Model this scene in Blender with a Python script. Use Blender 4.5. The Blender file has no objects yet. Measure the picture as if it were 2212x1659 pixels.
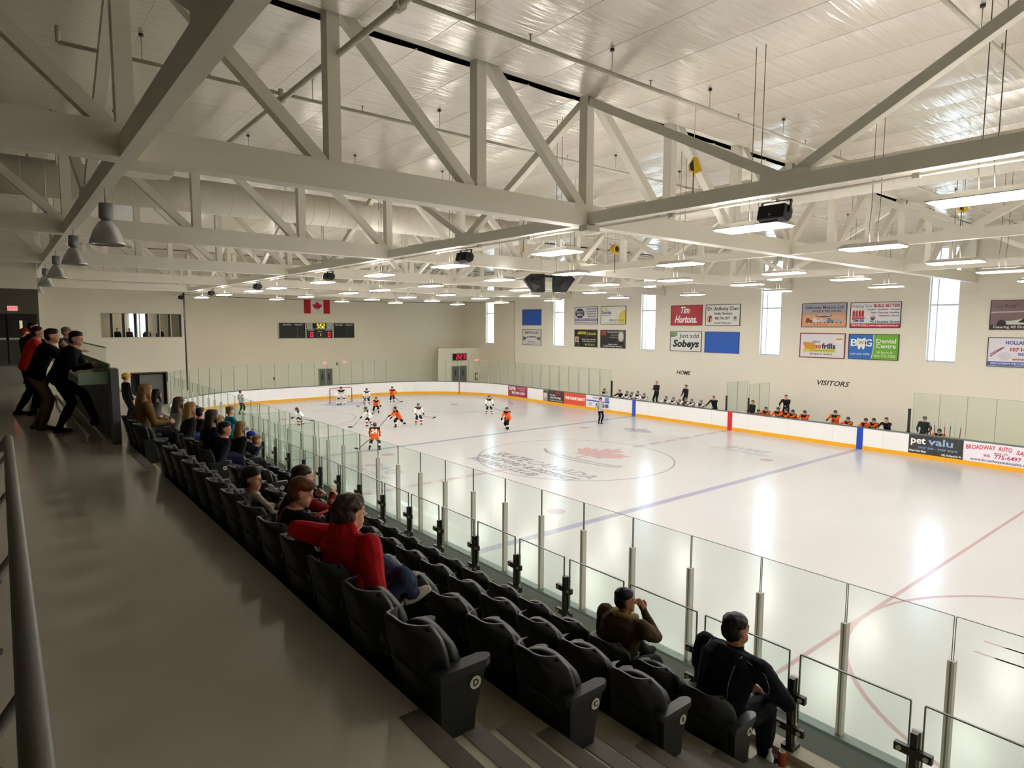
import bpy, bmesh, math, random
import numpy as np
from mathutils import Vector, Matrix, Quaternion
from mathutils import noise as mnoise
R = random.Random(7)
sc = bpy.context.scene
COL = sc.collection
PI = math.pi

# ------------------------------------------------------------------ camera, sky, exposure
def make_camera():
    yaw, pit, rol = 0.6791740, -0.0912884, 0.0050677
    f = Vector((math.sin(yaw)*math.cos(pit), math.cos(yaw)*math.cos(pit), math.sin(pit)))
    r = Vector((math.cos(yaw), -math.sin(yaw), 0)); u = r.cross(f)
    rr = r*math.cos(rol)+u*math.sin(rol); uu = -r*math.sin(rol)+u*math.cos(rol)
    cd = bpy.data.cameras.new('camera'); co = bpy.data.objects.new('camera', cd); COL.objects.link(co)
    m = Matrix((rr, uu, -f)).transposed().to_4x4(); m.translation = (-7.90437, -21.08979, 6.16027)
    co.matrix_world = m
    cd.sensor_fit = 'HORIZONTAL'; cd.sensor_width = 36; cd.lens = 36*1370.916/2212
    cd.clip_start = .05; cd.clip_end = 300
    sc.camera = co
make_camera()
wd = bpy.data.worlds.new('sky'); sc.world = wd; wd.use_nodes = True
_b = wd.node_tree.nodes['Background']; _b.inputs[0].default_value = (.78, .9, 1, 1); _b.inputs[1].default_value = 3.4
LAMP = 38.0; ADDED_UP_GLOW = 12.0
sc.view_settings.view_transform = 'Standard'; sc.view_settings.look = 'None'
sc.view_settings.gamma = 1; sc.view_settings.use_curve_mapping = False
sc.view_settings.exposure = 0.62
sc.cycles.use_denoising = True
sc.cycles.max_bounces = 10; sc.cycles.diffuse_bounces = 5; sc.cycles.glossy_bounces = 4
sc.cycles.transparent_max_bounces = 24; sc.cycles.transmission_bounces = 4
sc.cycles.sample_clamp_indirect = 6; sc.cycles.caustics_reflective = False; sc.cycles.caustics_refractive = False
sc.cycles.use_adaptive_sampling = True; sc.cycles.adaptive_threshold = .04

# ------------------------------------------------------------------ helpers
def srgb(h):
    if isinstance(h, str):
        h = [int(h[i:i+2], 16)/255 for i in (0, 2, 4)]
    return tuple(c/12.92 if c <= .04045 else ((c+.055)/1.055)**2.4 for c in h)+(1,)
MATS = {}
def mat(name, col='cccccc', rough=.5, metal=0, spec=.5, noise=None, bump=None, emit=0, emitcol=None, coat=0):
    if name in MATS: return MATS[name]
    m = bpy.data.materials.new(name); m.use_nodes = True; nt = m.node_tree; b = nt.nodes['Principled BSDF']
    c = srgb(col); b.inputs['Base Color'].default_value = c
    b.inputs['Roughness'].default_value = rough; b.inputs['Metallic'].default_value = metal
    b.inputs['Specular IOR Level'].default_value = spec; b.inputs['Coat Weight'].default_value = coat
    b.inputs['Coat Roughness'].default_value = .1
    if emit:
        b.inputs['Emission Color'].default_value = srgb(emitcol or col); b.inputs['Emission Strength'].default_value = emit
    tc = None
    if noise or bump: tc = nt.nodes.new('ShaderNodeTexCoord')
    if noise:   # (scale, amount, stretch)
        s, a = noise[0], noise[1]; st = noise[2] if len(noise) > 2 else (1, 1, 1)
        mp = nt.nodes.new('ShaderNodeMapping'); mp.inputs['Scale'].default_value = st
        n = nt.nodes.new('ShaderNodeTexNoise'); n.inputs['Scale'].default_value = s; n.inputs['Detail'].default_value = 4
        r = nt.nodes.new('ShaderNodeValToRGB')
        r.color_ramp.elements[0].position = .3; r.color_ramp.elements[1].position = .7
        r.color_ramp.elements[0].color = tuple(x*(1-a) for x in c[:3])+(1,); r.color_ramp.elements[1].color = tuple(min(1, x*(1+a)) for x in c[:3])+(1,)
        nt.links.new(tc.outputs['Object'], mp.inputs[0]); nt.links.new(mp.outputs[0], n.inputs['Vector'])
        nt.links.new(n.outputs['Fac'], r.inputs[0]); nt.links.new(r.outputs[0], b.inputs['Base Color'])
    if bump:    # (scale, strength, stretch)
        s, a = bump[0], bump[1]; st = bump[2] if len(bump) > 2 else (1, 1, 1)
        mp = nt.nodes.new('ShaderNodeMapping'); mp.inputs['Scale'].default_value = st
        n = nt.nodes.new('ShaderNodeTexNoise'); n.inputs['Scale'].default_value = s; n.inputs['Detail'].default_value = 3
        bp = nt.nodes.new('ShaderNodeBump'); bp.inputs['Strength'].default_value = a; bp.inputs['Distance'].default_value = bump[3] if len(bump) > 3 else .02
        nt.links.new(tc.outputs['Object'], mp.inputs[0]); nt.links.new(mp.outputs[0], n.inputs['Vector'])
        nt.links.new(n.outputs['Fac'], bp.inputs['Height']); nt.links.new(bp.outputs[0], b.inputs['Normal'])
    MATS[name] = m
    return m
def glassmat(name, tint, gloss=.06, rough=.02):
    if name in MATS: return MATS[name]
    m = bpy.data.materials.new(name); m.use_nodes = True; nt = m.node_tree
    for n in list(nt.nodes): nt.nodes.remove(n)
    o = nt.nodes.new('ShaderNodeOutputMaterial'); t = nt.nodes.new('ShaderNodeBsdfTransparent'); g = nt.nodes.new('ShaderNodeBsdfGlossy')
    t.inputs[0].default_value = srgb(tint); g.inputs['Roughness'].default_value = rough; g.inputs['Color'].default_value = (.9, 1, .95, 1)
    lw = nt.nodes.new('ShaderNodeLayerWeight'); lw.inputs[0].default_value = .12
    mu = nt.nodes.new('ShaderNodeMath'); mu.operation = 'MULTIPLY'; mu.inputs[1].default_value = gloss*8
    mx = nt.nodes.new('ShaderNodeMixShader')
    nt.links.new(lw.outputs['Fresnel'], mu.inputs[0]); nt.links.new(mu.outputs[0], mx.inputs[0])
    nt.links.new(t.outputs[0], mx.inputs[1]); nt.links.new(g.outputs[0], mx.inputs[2]); nt.links.new(mx.outputs[0], o.inputs[0])
    MATS[name] = m
    return m

class MB:
    """collects shapes, then links them as ONE mesh object"""
    def __init__(s): s.v = []; s.f = []; s.mi = []; s.sm = []; s.mats = []
    def slot(s, m):
        if m not in s.mats: s.mats.append(m)
        return s.mats.index(m)
    def add(s, vs, fs, m=None, smooth=False):
        k = len(s.v); s.v += [tuple(x) for x in vs]; i = s.slot(m) if m else 0
        for f in fs: s.f.append(tuple(a+k for a in f)); s.mi.append(i); s.sm.append(smooth)
        return s
    def box(s, a, b, m=None, M=None):
        x0, y0, z0 = a; x1, y1, z1 = b
        vs = [(x0,y0,z0),(x1,y0,z0),(x1,y1,z0),(x0,y1,z0),(x0,y0,z1),(x1,y0,z1),(x1,y1,z1),(x0,y1,z1)]
        if M: vs = [M @ Vector(v) for v in vs]
        return s.add(vs, [(0,3,2,1),(4,5,6,7),(0,1,5,4),(1,2,6,5),(2,3,7,6),(3,0,4,7)], m)
    def beam(s, p, q, w, h, m=None, up=(0,0,1)):
        """box section beam from p to q; w across, h along up"""
        p = Vector(p); q = Vector(q); d = (q-p).normalized(); u = Vector(up)
        a = d.cross(u)
        if a.length < 1e-4: a = d.cross(Vector((0,1,0)))
        a.normalize(); u = a.cross(d).normalized()
        vs = [t + a*i*w/2 + u*j*h/2 for t in (p, q) for i, j in ((-1,-1),(1,-1),(1,1),(-1,1))]
        return s.add(vs, [(0,1,2,3),(7,6,5,4),(0,4,5,1),(1,5,6,2),(2,6,7,3),(3,7,4,0)], m)
    def tube(s, pts, r, m=None, n=10, caps=True, smooth=True):
        pts = [Vector(p) for p in pts]; rr = r if isinstance(r, (list, tuple)) else [r]*len(pts)
        ref = None; vs = []
        for i, p in enumerate(pts):
            d = (pts[min(i+1, len(pts)-1)]-pts[max(i-1, 0)]).normalized()
            if ref is None: ref = d.orthogonal().normalized()
            ref = (ref-d*ref.dot(d)).normalized(); b = d.cross(ref)
            for k in range(n):
                a = 2*PI*k/n; vs.append(p+(ref*math.cos(a)+b*math.sin(a))*rr[i])
        fs = [(i*n+k, i*n+(k+1)%n, (i+1)*n+(k+1)%n, (i+1)*n+k) for i in range(len(pts)-1) for k in range(n)]
        s.add(vs, fs, m, smooth)
        if caps:
            k0 = len(s.v)-len(vs); i = s.slot(m) if m else 0
            s.f.append(tuple(k0+k for k in range(n))[::-1]); s.f.append(tuple(k0+(len(pts)-1)*n+k for k in range(n)))
            s.mi += [i, i]; s.sm += [False, False]
        return s
    def lathe(s, prof, m=None, n=20, M=None, smooth=True):
        vs = []
        for r, z in prof:
            for k in range(n):
                a = 2*PI*k/n; v = Vector((r*math.cos(a), r*math.sin(a), z)); vs.append(M @ v if M else v)
        fs = [(i*n+k, i*n+(k+1)%n, (i+1)*n+(k+1)%n, (i+1)*n+k) for i in range(len(prof)-1) for k in range(n)]
        return s.add(vs, fs, m, smooth)
    def prism(s, poly, z0, z1, m=None, M=None):
        n = len(poly); vs = [Vector((x, y, z0)) for x, y in poly]+[Vector((x, y, z1)) for x, y in poly]
        if M: vs = [M @ v for v in vs]
        return s.add(vs, [tuple(range(n))[::-1], tuple(range(n, 2*n))]+[(i, (i+1) % n, (i+1) % n+n, i+n) for i in range(n)], m)
    def mesh(s, name, m=None):
        me = bpy.data.meshes.new(name); me.from_pydata(s.v, [], s.f)
        for x in (s.mats or ([m] if m else [])): me.materials.append(x)
        if s.mats: me.polygons.foreach_set('material_index', s.mi)
        me.polygons.foreach_set('use_smooth', s.sm); me.update()
        return me
    def build(s, name, m=None, parent=None, loc=None):
        o = bpy.data.objects.new(name, s.mesh(name, m)); COL.objects.link(o)
        if parent: o.parent = parent
        if loc: o.location = loc
        return o
def meshobj(name, me, parent=None, loc=(0,0,0), rot=(0,0,0)):
    o = bpy.data.objects.new(name, me); COL.objects.link(o); o.parent = parent; o.location = loc; o.rotation_euler = rot
    return o
def tag(o, label=None, cat=None, group=None, kind=None):
    if label: o['label'] = label
    if cat: o['category'] = cat
    if group: o['group'] = group
    if kind: o['kind'] = kind
    return o
def thing(name, label, cat, loc=(0,0,0), rz=0, group=None, kind=None, M=None):
    o = bpy.data.objects.new(name, None); COL.objects.link(o); o.empty_display_size = .1
    if M is not None: o.matrix_world = M
    else: o.location = loc; o.rotation_euler = (0, 0, rz)
    return tag(o, label, cat, group, kind)
def kids(o): return [c for c in bpy.data.objects if c.parent == o]
def copy_tree(o, parent=None):
    c = o.copy(); COL.objects.link(c); c.parent = parent
    for ch in list(o.children): copy_tree(ch, c)
    return c
def basis(X, Y, Z, t):
    m = Matrix((X, Y, Z)).transposed().to_4x4(); m.translation = t
    return m
# surface frames: local x = reading direction, y = up, z = towards the viewer
def on_right(y, z, x=29.8): return basis((0,-1,0), (0,0,1), (-1,0,0), (x, y, z))
def on_end(x, z, y=34.0): return basis((1,0,0), (0,0,1), (0,-1,0), (x, y, z))
def on_ice(x, y): return basis((0,-1,0), (1,0,0), (0,0,1), (x, y, 0))

def icepaint(c):
    n = 'icepaint_'+c
    if n in MATS: return MATS[n]
    ice = srgb('bab9b8'); seen = srgb('eceae7'); k = srgb(c); m = mat(n, c, .2, spec=.3)
    m.node_tree.nodes['Principled BSDF'].inputs['Base Color'].default_value = tuple(ice[i]*(k[i]/seen[i])**1.05 for i in range(3))+(1,)
    return m
_TX = {}
def text_data(s, size, bold=0, shear=0, align='CENTER', width=None, depth=.004):
    cu = bpy.data.curves.new('lettering', 'FONT'); cu.body = s; cu.size = size; cu.align_x = align; cu.align_y = 'CENTER'
    cu.offset = bold*size; cu.shear = shear; cu.extrude = depth/2; cu.resolution_u = 2
    ob = bpy.data.objects.new('lettering', cu); COL.objects.link(ob)
    bpy.context.view_layer.update()
    me = bpy.data.meshes.new_from_object(ob.evaluated_get(bpy.context.evaluated_depsgraph_get()))
    bpy.data.objects.remove(ob); bpy.data.curves.remove(cu)
    if width and len(me.vertices):
        xs = [v.co.x for v in me.vertices]; w = max(xs)-min(xs)
        if w > 0: me.transform(Matrix.Diagonal((width/w, 1, 1, 1)))
    me.name = 'lettering'
    return me
def lettering(parent, s, u, v, size, col, w=.006, bold=.02, shear=0, align='CENTER', width=None, name='lettering', rot=0, emit=0, depth=.004):
    me = text_data(s, size, bold, shear, align, width, depth)
    m = mat('paint_'+col+('_lit' if emit else ''), col, .5, emit=emit); me.materials.append(m)
    return meshobj(name, me, parent, (u, v, w), (0, 0, rot))
def shape(parent, name, poly, col, w=.004, depth=.004, emit=0, rough=.5):
    b = MB().prism(poly, 0, depth)
    return b.build(name, mat('paint_'+col+('_lit' if emit else ''), col, rough, emit=emit), parent, (0, 0, w))
def rect(u, v, w, h): return [(u-w/2, v-h/2), (u+w/2, v-h/2), (u+w/2, v+h/2), (u-w/2, v+h/2)]
def ell(u, v, rx, ry, n=24, a0=0, a1=2*PI):
    full = abs(a1-a0-2*PI) < 1e-6
    return [(u+rx*math.cos(a0+(a1-a0)*k/(n if full else n-1)), v+ry*math.sin(a0+(a1-a0)*k/(n if full else n-1))) for k in range(n)]
LEAF = [(0,1),(.14,.72),(.3,.8),(.22,.36),(.45,.6),(.5,.45),(.78,.5),(.68,.28),(.8,.2),(.42,-.1),(.48,-.25),(.05,-.17),(.05,-.55),(-.05,-.55),(-.05,-.17),(-.48,-.25),(-.42,-.1),(-.8,.2),(-.68,.28),(-.78,.5),(-.5,.45),(-.45,.6),(-.22,.36),(-.3,.8),(-.14,.72)]
def leaf(u, v, s, sy=None): return [(u+x*s, v+y*(sy or s)) for x, y in LEAF]

# common materials
M_wall = mat('cream_wall_paint', 'f0eadb', .75, spec=.2, noise=(.35, .02))
M_steel = mat('cream_steel_paint', 'efeadd', .45, spec=.35)
M_duct = mat('white_duct_paint', 'efe9dc', .5)
M_liner = None
M_black = mat('black_plastic', '0a0b0c', .45)
M_seat = mat('black_seat_plastic', '141816', .42, bump=(220, .06))
M_seatpad = mat('dark_seat_pad', '181c1a', .5, bump=(300, .08))
M_arm = mat('armrest_plastic', '24282a', .4)
M_alu = mat('brushed_aluminium', 'c2beb4', .45, metal=0)
M_post = mat('dark_bronze_post', '2a2620', .4, metal=.3)
M_board = mat('white_board_plastic', 'f1f0f0', .3, noise=(1.2, .015))
M_yellow = mat('yellow_kick_plate', 'f0ae1c', .35)
M_backgrey = mat('grey_board_back', '84888a', .5)
M_cap = mat('green_grey_cap_rail', '5f6f6a', .4)
M_edge = mat('glass_edge_green', '5a6b62', .3)
M_glass = glassmat('rink_glass', 'f8fbf9', .012)
M_conc = mat('pale_riser_concrete', 'b8b29e', .55, noise=(2.5, .06))
M_strip = mat('grey_tread_strip', '6c675c', .7, noise=(8, .08))
M_white = mat('white_paint', 'f2f2f0', .5)
# ------------------------------------------------------------------ special materials
def liner_material():
    m = mat('foil_roof_liner', 'f1ebe2', .21, metal=.2, spec=.7); nt = m.node_tree; b = nt.nodes['Principled BSDF']
    tc = nt.nodes.new('ShaderNodeTexCoord'); mp = nt.nodes.new('ShaderNodeMapping'); mp.inputs['Scale'].default_value = (.55, 7, 1)
    mp.inputs['Rotation'].default_value = (0, 0, .12)
    n = nt.nodes.new('ShaderNodeTexNoise'); n.inputs['Scale'].default_value = 1.2; n.inputs['Detail'].default_value = 3; n.inputs['Distortion'].default_value = .6
    bp = nt.nodes.new('ShaderNodeBump'); bp.inputs['Strength'].default_value = .5; bp.inputs['Distance'].default_value = .035
    nt.links.new(tc.outputs['Object'], mp.inputs[0]); nt.links.new(mp.outputs[0], n.inputs[0])
    nt.links.new(n.outputs['Fac'], bp.inputs['Height']); nt.links.new(bp.outputs[0], b.inputs['Normal'])
    return m
M_liner = liner_material(); M_liner.node_tree.nodes['Principled BSDF'].inputs['Metallic'].default_value = .45
M_ice = mat('rink_ice', 'bab9b8', .2, spec=.3, noise=(.5, .015, (1, 1, 1)), bump=(3.5, .05, (1, .35, 1), .02))
M_epoxy = mat('glossy_grey_floor', 'dcd7c8', .13, spec=.7, noise=(.9, .05), bump=(1.2, .03, (1,1,1), .02))

# ------------------------------------------------------------------ the building shell
def shell():
    # ice sheet, rounded corners
    RK = rink_path(0.0, 12)
    b = MB(); b.prism([(x, y) for x, y in RK], -.05, 0, M_ice)
    ice = tag(b.build('floor', M_ice), 'white ice sheet of the hockey rink with faded painted lines', kind='structure')
    # slab round the rink (walkways and benches)
    b = MB(); b.box((-2.8, -38, -.3), (30, 38.2, -.06), M_conc)
    tag(b.build('floor', M_conc), 'grey concrete slab around and below the ice rink', kind='structure')
    # concourse slab
    b = MB(); b.box((-14, -38, 4.0), (-6.47, 12.6, 4.38), M_epoxy)
    b.box((-14, -38, 0), (-6.6, 12.6, 4.0), M_conc)
    tag(b.build('floor', M_epoxy), 'glossy grey upper concourse floor behind the seats', kind='structure')
    # right wall with five tall windows
    b = MB(); ys = [-36]
    for c in sorted(WINY): ys += [c-.66, c+.66]
    ys.append(34.3)
    for i in range(0, len(ys), 2): b.box((29.8, ys[i], -.1), (30.15, ys[i+1], 12))
    for c in WINY: b.box((29.8, c-.66, -.1), (30.15, c+.66, 4.4)); b.box((29.8, c-.66, 10.3), (30.15, c+.66, 12))
    wr = tag(b.build('wall_right', M_wall), 'cream painted wall behind the team benches', kind='structure')
    for i, c in enumerate(WINY):
        w = thing('window_%d' % (i+1), None, None, (30.0, c, 0)); tag(w, kind='structure')
        fb = MB(); fm = mat('white_window_frame', 'dfe6ea', .4)
        for y in (-.63, .63): fb.box((-.04, y-.03, 4.4), (.04, y+.03, 10.3), fm)
        fb.box((-.04, .29, 4.4), (.04, .35, 10.3), fm)
        for z in (4.43, 7.35, 9.0, 10.27): fb.box((-.041, -.6, z-.05), (.041, .6, z+.05), fm)
        fb.build('window_frame', fm, w)
        sb = MB(); sb.box((-.24, -.7, 4.33), (-.05, .7, 4.4), M_white); sb.build('window_sill', M_white, w)
        gm = glassmat('daylight_pane', 'f4fbff', .04)
        for (y0, y1) in ((-.6, .29), (.35, .6)):
            for z0, z1 in ((4.48, 7.3), (7.4, 8.95), (9.05, 10.22)):
                MB().box((.0, y0, z0), (.012, y1, z1), gm).build('pane', gm, w)
    # far end wall with observation window, doorway and double door
    b = MB()
    b.box((-6.5, 34, -.1), (-2.05, 34.3, 12)); b.box((-2.05, 34, 6.98), (3.3, 34.3, 12)); b.box((-2.05, 34, 2.5), (3.3, 34.3, 5.13))
    b.box((-2.05, 34, -.1), (-.35, 34.3, 2.5)); b.box((2.15, 34, -.1), (3.3, 34.3, 2.5)); b.box((3.3, 34, -.1), (30.15, 34.3, 12))
    we = tag(b.build('wall_far', M_wall), 'cream end wall behind the far goal', kind='structure')
    # corner room and its double door
    b = MB(); b.prism([(24.85, 30.8), (29.79, 30.8), (29.79, 33.99), (26.9, 33.99)], -.1, 3.95, M_wall); cr_ = b.build('wall_corner', M_wall)
    tag(cr_, 'low cream corner room with the red digital clock', kind='structure')
    # wall of the near end, wall behind the concourse (outside the picture) and the side wall by the dark doors
    b = MB(); b.box((-14.2, -38.3, -.1), (30.2, -38, 12)); tag(b.build('wall_near', M_wall), 'plain wall behind the camera', kind='structure')
    b = MB(); b.box((29.8, -38, -.1), (30.15, -36, 12)); b.build('wall_right', M_wall); tag(bpy.data.objects['wall_right.001'] if 'wall_right.001' in bpy.data.objects else wr, kind='structure')
    b = MB(); b.box((-14.3, -38, 0), (-14, 12.6, 12)); tag(b.build('wall_left', mat('dim_wall', '6f6a5c', .8)), 'wall along the back of the concourse', kind='structure')
    b = MB(); b.box((-6.9, 12.92, 0), (-6.75, 34, 12)); tag(b.build('wall_side', M_wall), 'cream side wall beyond the concourse doors', kind='structure')
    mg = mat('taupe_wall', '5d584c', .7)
    b = MB(); b.box((-14, 12.6, 6.55), (-6.52, 12.8, 7.6), mg); b.box((-14, 12.6, 7.6), (-6.52, 12.8, 12), M_wall); b.box((-6.6, 12.6, 4.38), (-6.52, 12.8, 6.55), mg); b.box((-14, 12.74, 4.3), (-6.52, 12.9, 6.6), mat('dark_door_backing', '1c1a16', .6))  # last box is a dark backing added behind the doors against light leaks
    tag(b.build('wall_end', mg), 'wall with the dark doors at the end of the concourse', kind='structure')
    md = mat('dark_door', '14130f', .5); mp = mat('door_lower_panel', '3a372d', .5)
    for i, x in enumerate((-7.62, -8.66, -9.72, -10.8)):
        d = thing('door_%d' % (i+1), None, None, (x, 12.68, 4.38), kind='structure')
        MB().box((.02, -.03, 1.2), (1.02, .03, 2.15), md).build('upper_panel', md, d)
        MB().box((.02, -.03, .02), (1.02, .03, 1.12), mp).build('lower_panel', mp, d)
        MB().box((.05, -.08, 1.1), (.99, -.03, 1.18), M_alu).build('push_bar', M_alu, d)
        MB().box((.42, -.035, 1.55), (.52, -.03, 1.9), mat('door_light', 'c8b890', .4, emit=.5)).build('vision_panel', MATS['door_light'], d)
    # dark roof deck above the liner
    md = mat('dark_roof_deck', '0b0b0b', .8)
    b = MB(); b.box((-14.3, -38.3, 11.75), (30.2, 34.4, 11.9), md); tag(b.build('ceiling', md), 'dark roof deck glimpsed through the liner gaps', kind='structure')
    # foil liner panels hung between the trusses
    ceil = thing('ceiling', 'glossy white foil liner panels below the roof', None, kind='structure')
    gaps = TY + [34.0]
    y0 = -38
    me = {}
    for gi, ty in enumerate(gaps):
        y1 = ty-.2 if gi < len(TY) else 34.0
        L = y1-y0
        bm_ = MB(); 
        vs = []; nx = 5
        for j in range(2):
            for i in range(nx+1):
                vs.append((i*1.33/nx, j*L, -.018*math.sin(PI*i/nx)))
        bm_.add(vs, [(i, i+nx+1, i+nx+2, i+1) for i in range(nx)], M_liner, True)
        bm_.box((-.02, 0, -.004), (.015, L, .03), M_liner)
        me = bm_.mesh('liner_panel')
        for k in range(33):
            meshobj('liner_panel', me, ceil, (-13.8+1.35*k+.0, y0, 11.2))
        y0 = ty+.2 if gi < len(TY) else 34
def rink_path(off, n=10, y1=29.75):
    """closed outline of the board face, offset outwards"""
    W = 25.9; r = 8.5; pts = []
    for cx, cy, a in ((W-r, -y1+r, -PI/2), (W-r, y1-r, 0), (r, y1-r, PI/2), (r, -y1+r, PI)):
        for k in range(n+1):
            t = a+PI/2*k/n; pts.append((cx+(r+off)*math.cos(t), cy+(r+off)*math.sin(t)))
    return pts
WINY = [29.15, 19.25, 9.52, -.13, -9.5]
TY = [-29.7, -20.2, -10.7, -1.3, 8.2, 17.9, 27.6]
LX = [-6.4, 2.6, 11.6, 20.6]
shell()

# ------------------------------------------------------------------ ice paint
def ice_paint():
    P = thing('ice_marking', 'faded painted lines, circles and logos under the ice', None, kind='structure')
    def flat(name, poly, col, z=.0025):
        b = MB(); b.prism(poly, z-.001, z, icepaint(col)); return b.build(name, MATS['icepaint_'+col], P)
    def ring(cx, cy, r, w, col, a0=0, a1=2*PI, n=72):
        b = MB(); vs = []; m = icepaint(col)
        for k in range(n+1):
            a = a0+(a1-a0)*k/n
            for q in (r-w/2, r+w/2): vs.append((cx+q*math.cos(a), cy+q*math.sin(a), .003))
        b.add(vs, [(2*k, 2*k+1, 2*k+3, 2*k+2) for k in range(n)], m); return b.build('circle_line', m, P)
    cx = 12.95
    flat('blue_line', rect(cx, -7.39, 25.8, .3), 'c3c0d6'); flat('blue_line', rect(cx, 7.39, 25.8, .3), 'b9bccd')
    for k in range(20):
        x = .7+k*1.3
        if abs(x-cx) < 4.4: continue
        flat('centre_line_dash', rect(x, 0, .9, .28), 'e3cccd')
    flat('centre_line', rect(4.2, .14, 8.3, .03), 'd5c3c6'); flat('centre_line', rect(21.7, .14, 8.3, .03), 'd5c3c6')
    flat('centre_line', rect(4.2, -.14, 8.3, .03), 'd5c3c6'); flat('centre_line', rect(21.7, -.14, 8.3, .03), 'd5c3c6')
    ring(cx, 0, 4.57, .07, 'b3b4c4')
    for s in (-1, 1):
        flat('goal_line', rect(cx, s*26.3, 22, .06), 'd8b0b4')
        flat('ringette_line', rect(cx, s*15.65, 25.7, .09), 'd9b5b7' if s < 0 else 'cfc5ca')
        for q in (-6.67, 6.67):
            flat('faceoff_dot', ell(cx+q, s*5.9, .31, .31), 'd9c3cb')
            ring(cx+q, s*20.22, 4.57, .08, 'd8b4b6' if s < 0 else 'ccb9bd')
            flat('faceoff_dot', ell(cx+q, s*20.22, .31, .31), 'cfa9ad')
            if s < 0: flat('ringette_dot', ell(cx+q, -18.99, .3, .26), 'a9adcf')
            for e in (-1, 1):
                for g in (-.9, .9):
                    flat('hash_mark', rect(cx+q+e*.45, s*20.22+g*1.0, .9, .05) if s > 0 else rect(cx+q+.35+g*.35, -20.22+2.0+e*.17, .05, .9), 'd9b3b6' if s < 0 else 'c2b6c0')
        cr = [(cx+1.83*math.cos(a), s*26.27-s*1.83*math.sin(a)) for a in [PI*k/20 for k in range(21)]]
        if s > 0: cr = cr[::-1]
        flat('goal_crease', cr if s < 0 else cr, 'c3cde6'); ring(cx, s*26.27, 1.83, .05, 'd8a9ae', PI if s > 0 else 0, 2*PI if s > 0 else PI, 30)
    # centre logo: leaf above a swoosh and three lines of club name
    L = thing('centre_logo', None, None, M=on_ice(12.0, -.2)); L.parent = P; L.matrix_world = on_ice(12.0, -.2)
    def prnt(name, poly, col, w): b = MB().prism(poly, 0, .001); o = b.build(name, icepaint(col), L, (0, 0, w)); return o
    prnt('leaf_emblem', leaf(-.15, 2.15, 1.9, 2.1), 'e6bfc0', .004)
    for k, (u0, v0, rx, ry, a0, a1) in enumerate(((-.1, 1.25, 2.6, .55, PI*.95, PI*2.05), (.1, 1.1, 2.5, .75, PI*1.02, PI*1.98), (-.1, 1.25, 2.6, .2, PI*.55, PI*1.0))):
        o_ = ell(u0, v0, rx, ry, 26, a0, a1); i_ = ell(u0, v0+.05, rx-.12, ry-.07, 26, a0, a1)[::-1]
        b = MB(); n = 26; vs = [(x, y, 0) for x, y in o_]+[(x, y, 0) for x, y in i_[::-1]]
        b.add(vs, [(q, q+1, q+1+n, q+n) for q in range(n-1)], icepaint('bdb9ba')); b.build('swoosh', MATS['icepaint_bdb9ba'], L, (0, 0, .006))
    def ltr(s, u, v, size, col, width=None, bold=.02):
        me = text_data(s, size, bold, .25, 'CENTER', width, .001); me.materials.append(icepaint(col)); return meshobj('lettering', me, L, (u, v, .005))
    ltr('SKATE', -2.15, -1.35, 1.0, 'b0adae', 2.4, .03); ltr('CANADA', 1.15, -1.35, 1.0, 'b9b6b7', 4.0, .0)
    ltr('BRADFORD & DISTRICT', -.2, -2.2, .7, 'b0adae', 6.4, .03); ltr('SKATING CLUB', -.9, -2.95, .7, 'b3b0b1', 4.6, .03)
    for (x, y, items) in ((21.1, 3.3, [('l', 0, 0, 1.35, 'c2c2cf'), ('t', 'LEAFS', 0, -.1, .5, 'd8d8de')]),
                          (21.2, -3.9, [('t', 'BWG', .0, 0, .95, 'd3d5dc'), ('t', 'DENTAL CENTRE', 0, -.75, .4, 'd8d9de')]),
                          (4.7, 3.4, [('t', 'BWG', 0, 0, 1.0, 'cdd0da'), ('t', 'DENTAL CENTRE', 0, -.8, .45, 'cfd1da')])):
        L = thing('ice_logo', None, None); L.parent = P; L.matrix_world = on_ice(x, y)
        for it in items:
            if it[0] == 'l': prnt('leaf_emblem', leaf(it[1], it[2], it[3], it[3]*.9), it[4], .003)
            else: ltr(it[1], it[2], it[3], it[4], it[5])
ice_paint()

# ------------------------------------------------------------------ boards, glass
def sweep(path, prof, m, name, parent, closed=True):
    n = len(path); k = len(prof); b = MB(); vs = []
    for i, (x, y) in enumerate(path):
        x0, y0 = path[i-1] if (i or closed) else path[i]; x1, y1 = path[(i+1) % n] if (i < n-1 or closed) else path[i]
        t = Vector((x1-x0, y1-y0, 0)).normalized(); nn = Vector((t.y, -t.x, 0))
        for d, z in prof: vs.append((x+nn.x*d, y+nn.y*d, z))
    fs = []
    for i in range(n if closed else n-1):
        j = (i+1) % n
        for q in range(k):
            r = (q+1) % k; fs.append((i*k+q, j*k+q, j*k+r, i*k+r))
    b.add(vs, fs, m, False); return b.build(name, m, parent)
def resample(path, step, closed=True):
    P = [Vector((x, y, 0)) for x, y in path]; 
    if closed: P.append(P[0])
    out = [P[0].copy()]; acc = 0
    for a, b in zip(P[:-1], P[1:]):
        L = (b-a).length; s = step-acc
        while s <= L: out.append(a+(b-a)*(s/L)); s += step
        acc = (L-(s-step))
    return out
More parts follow.
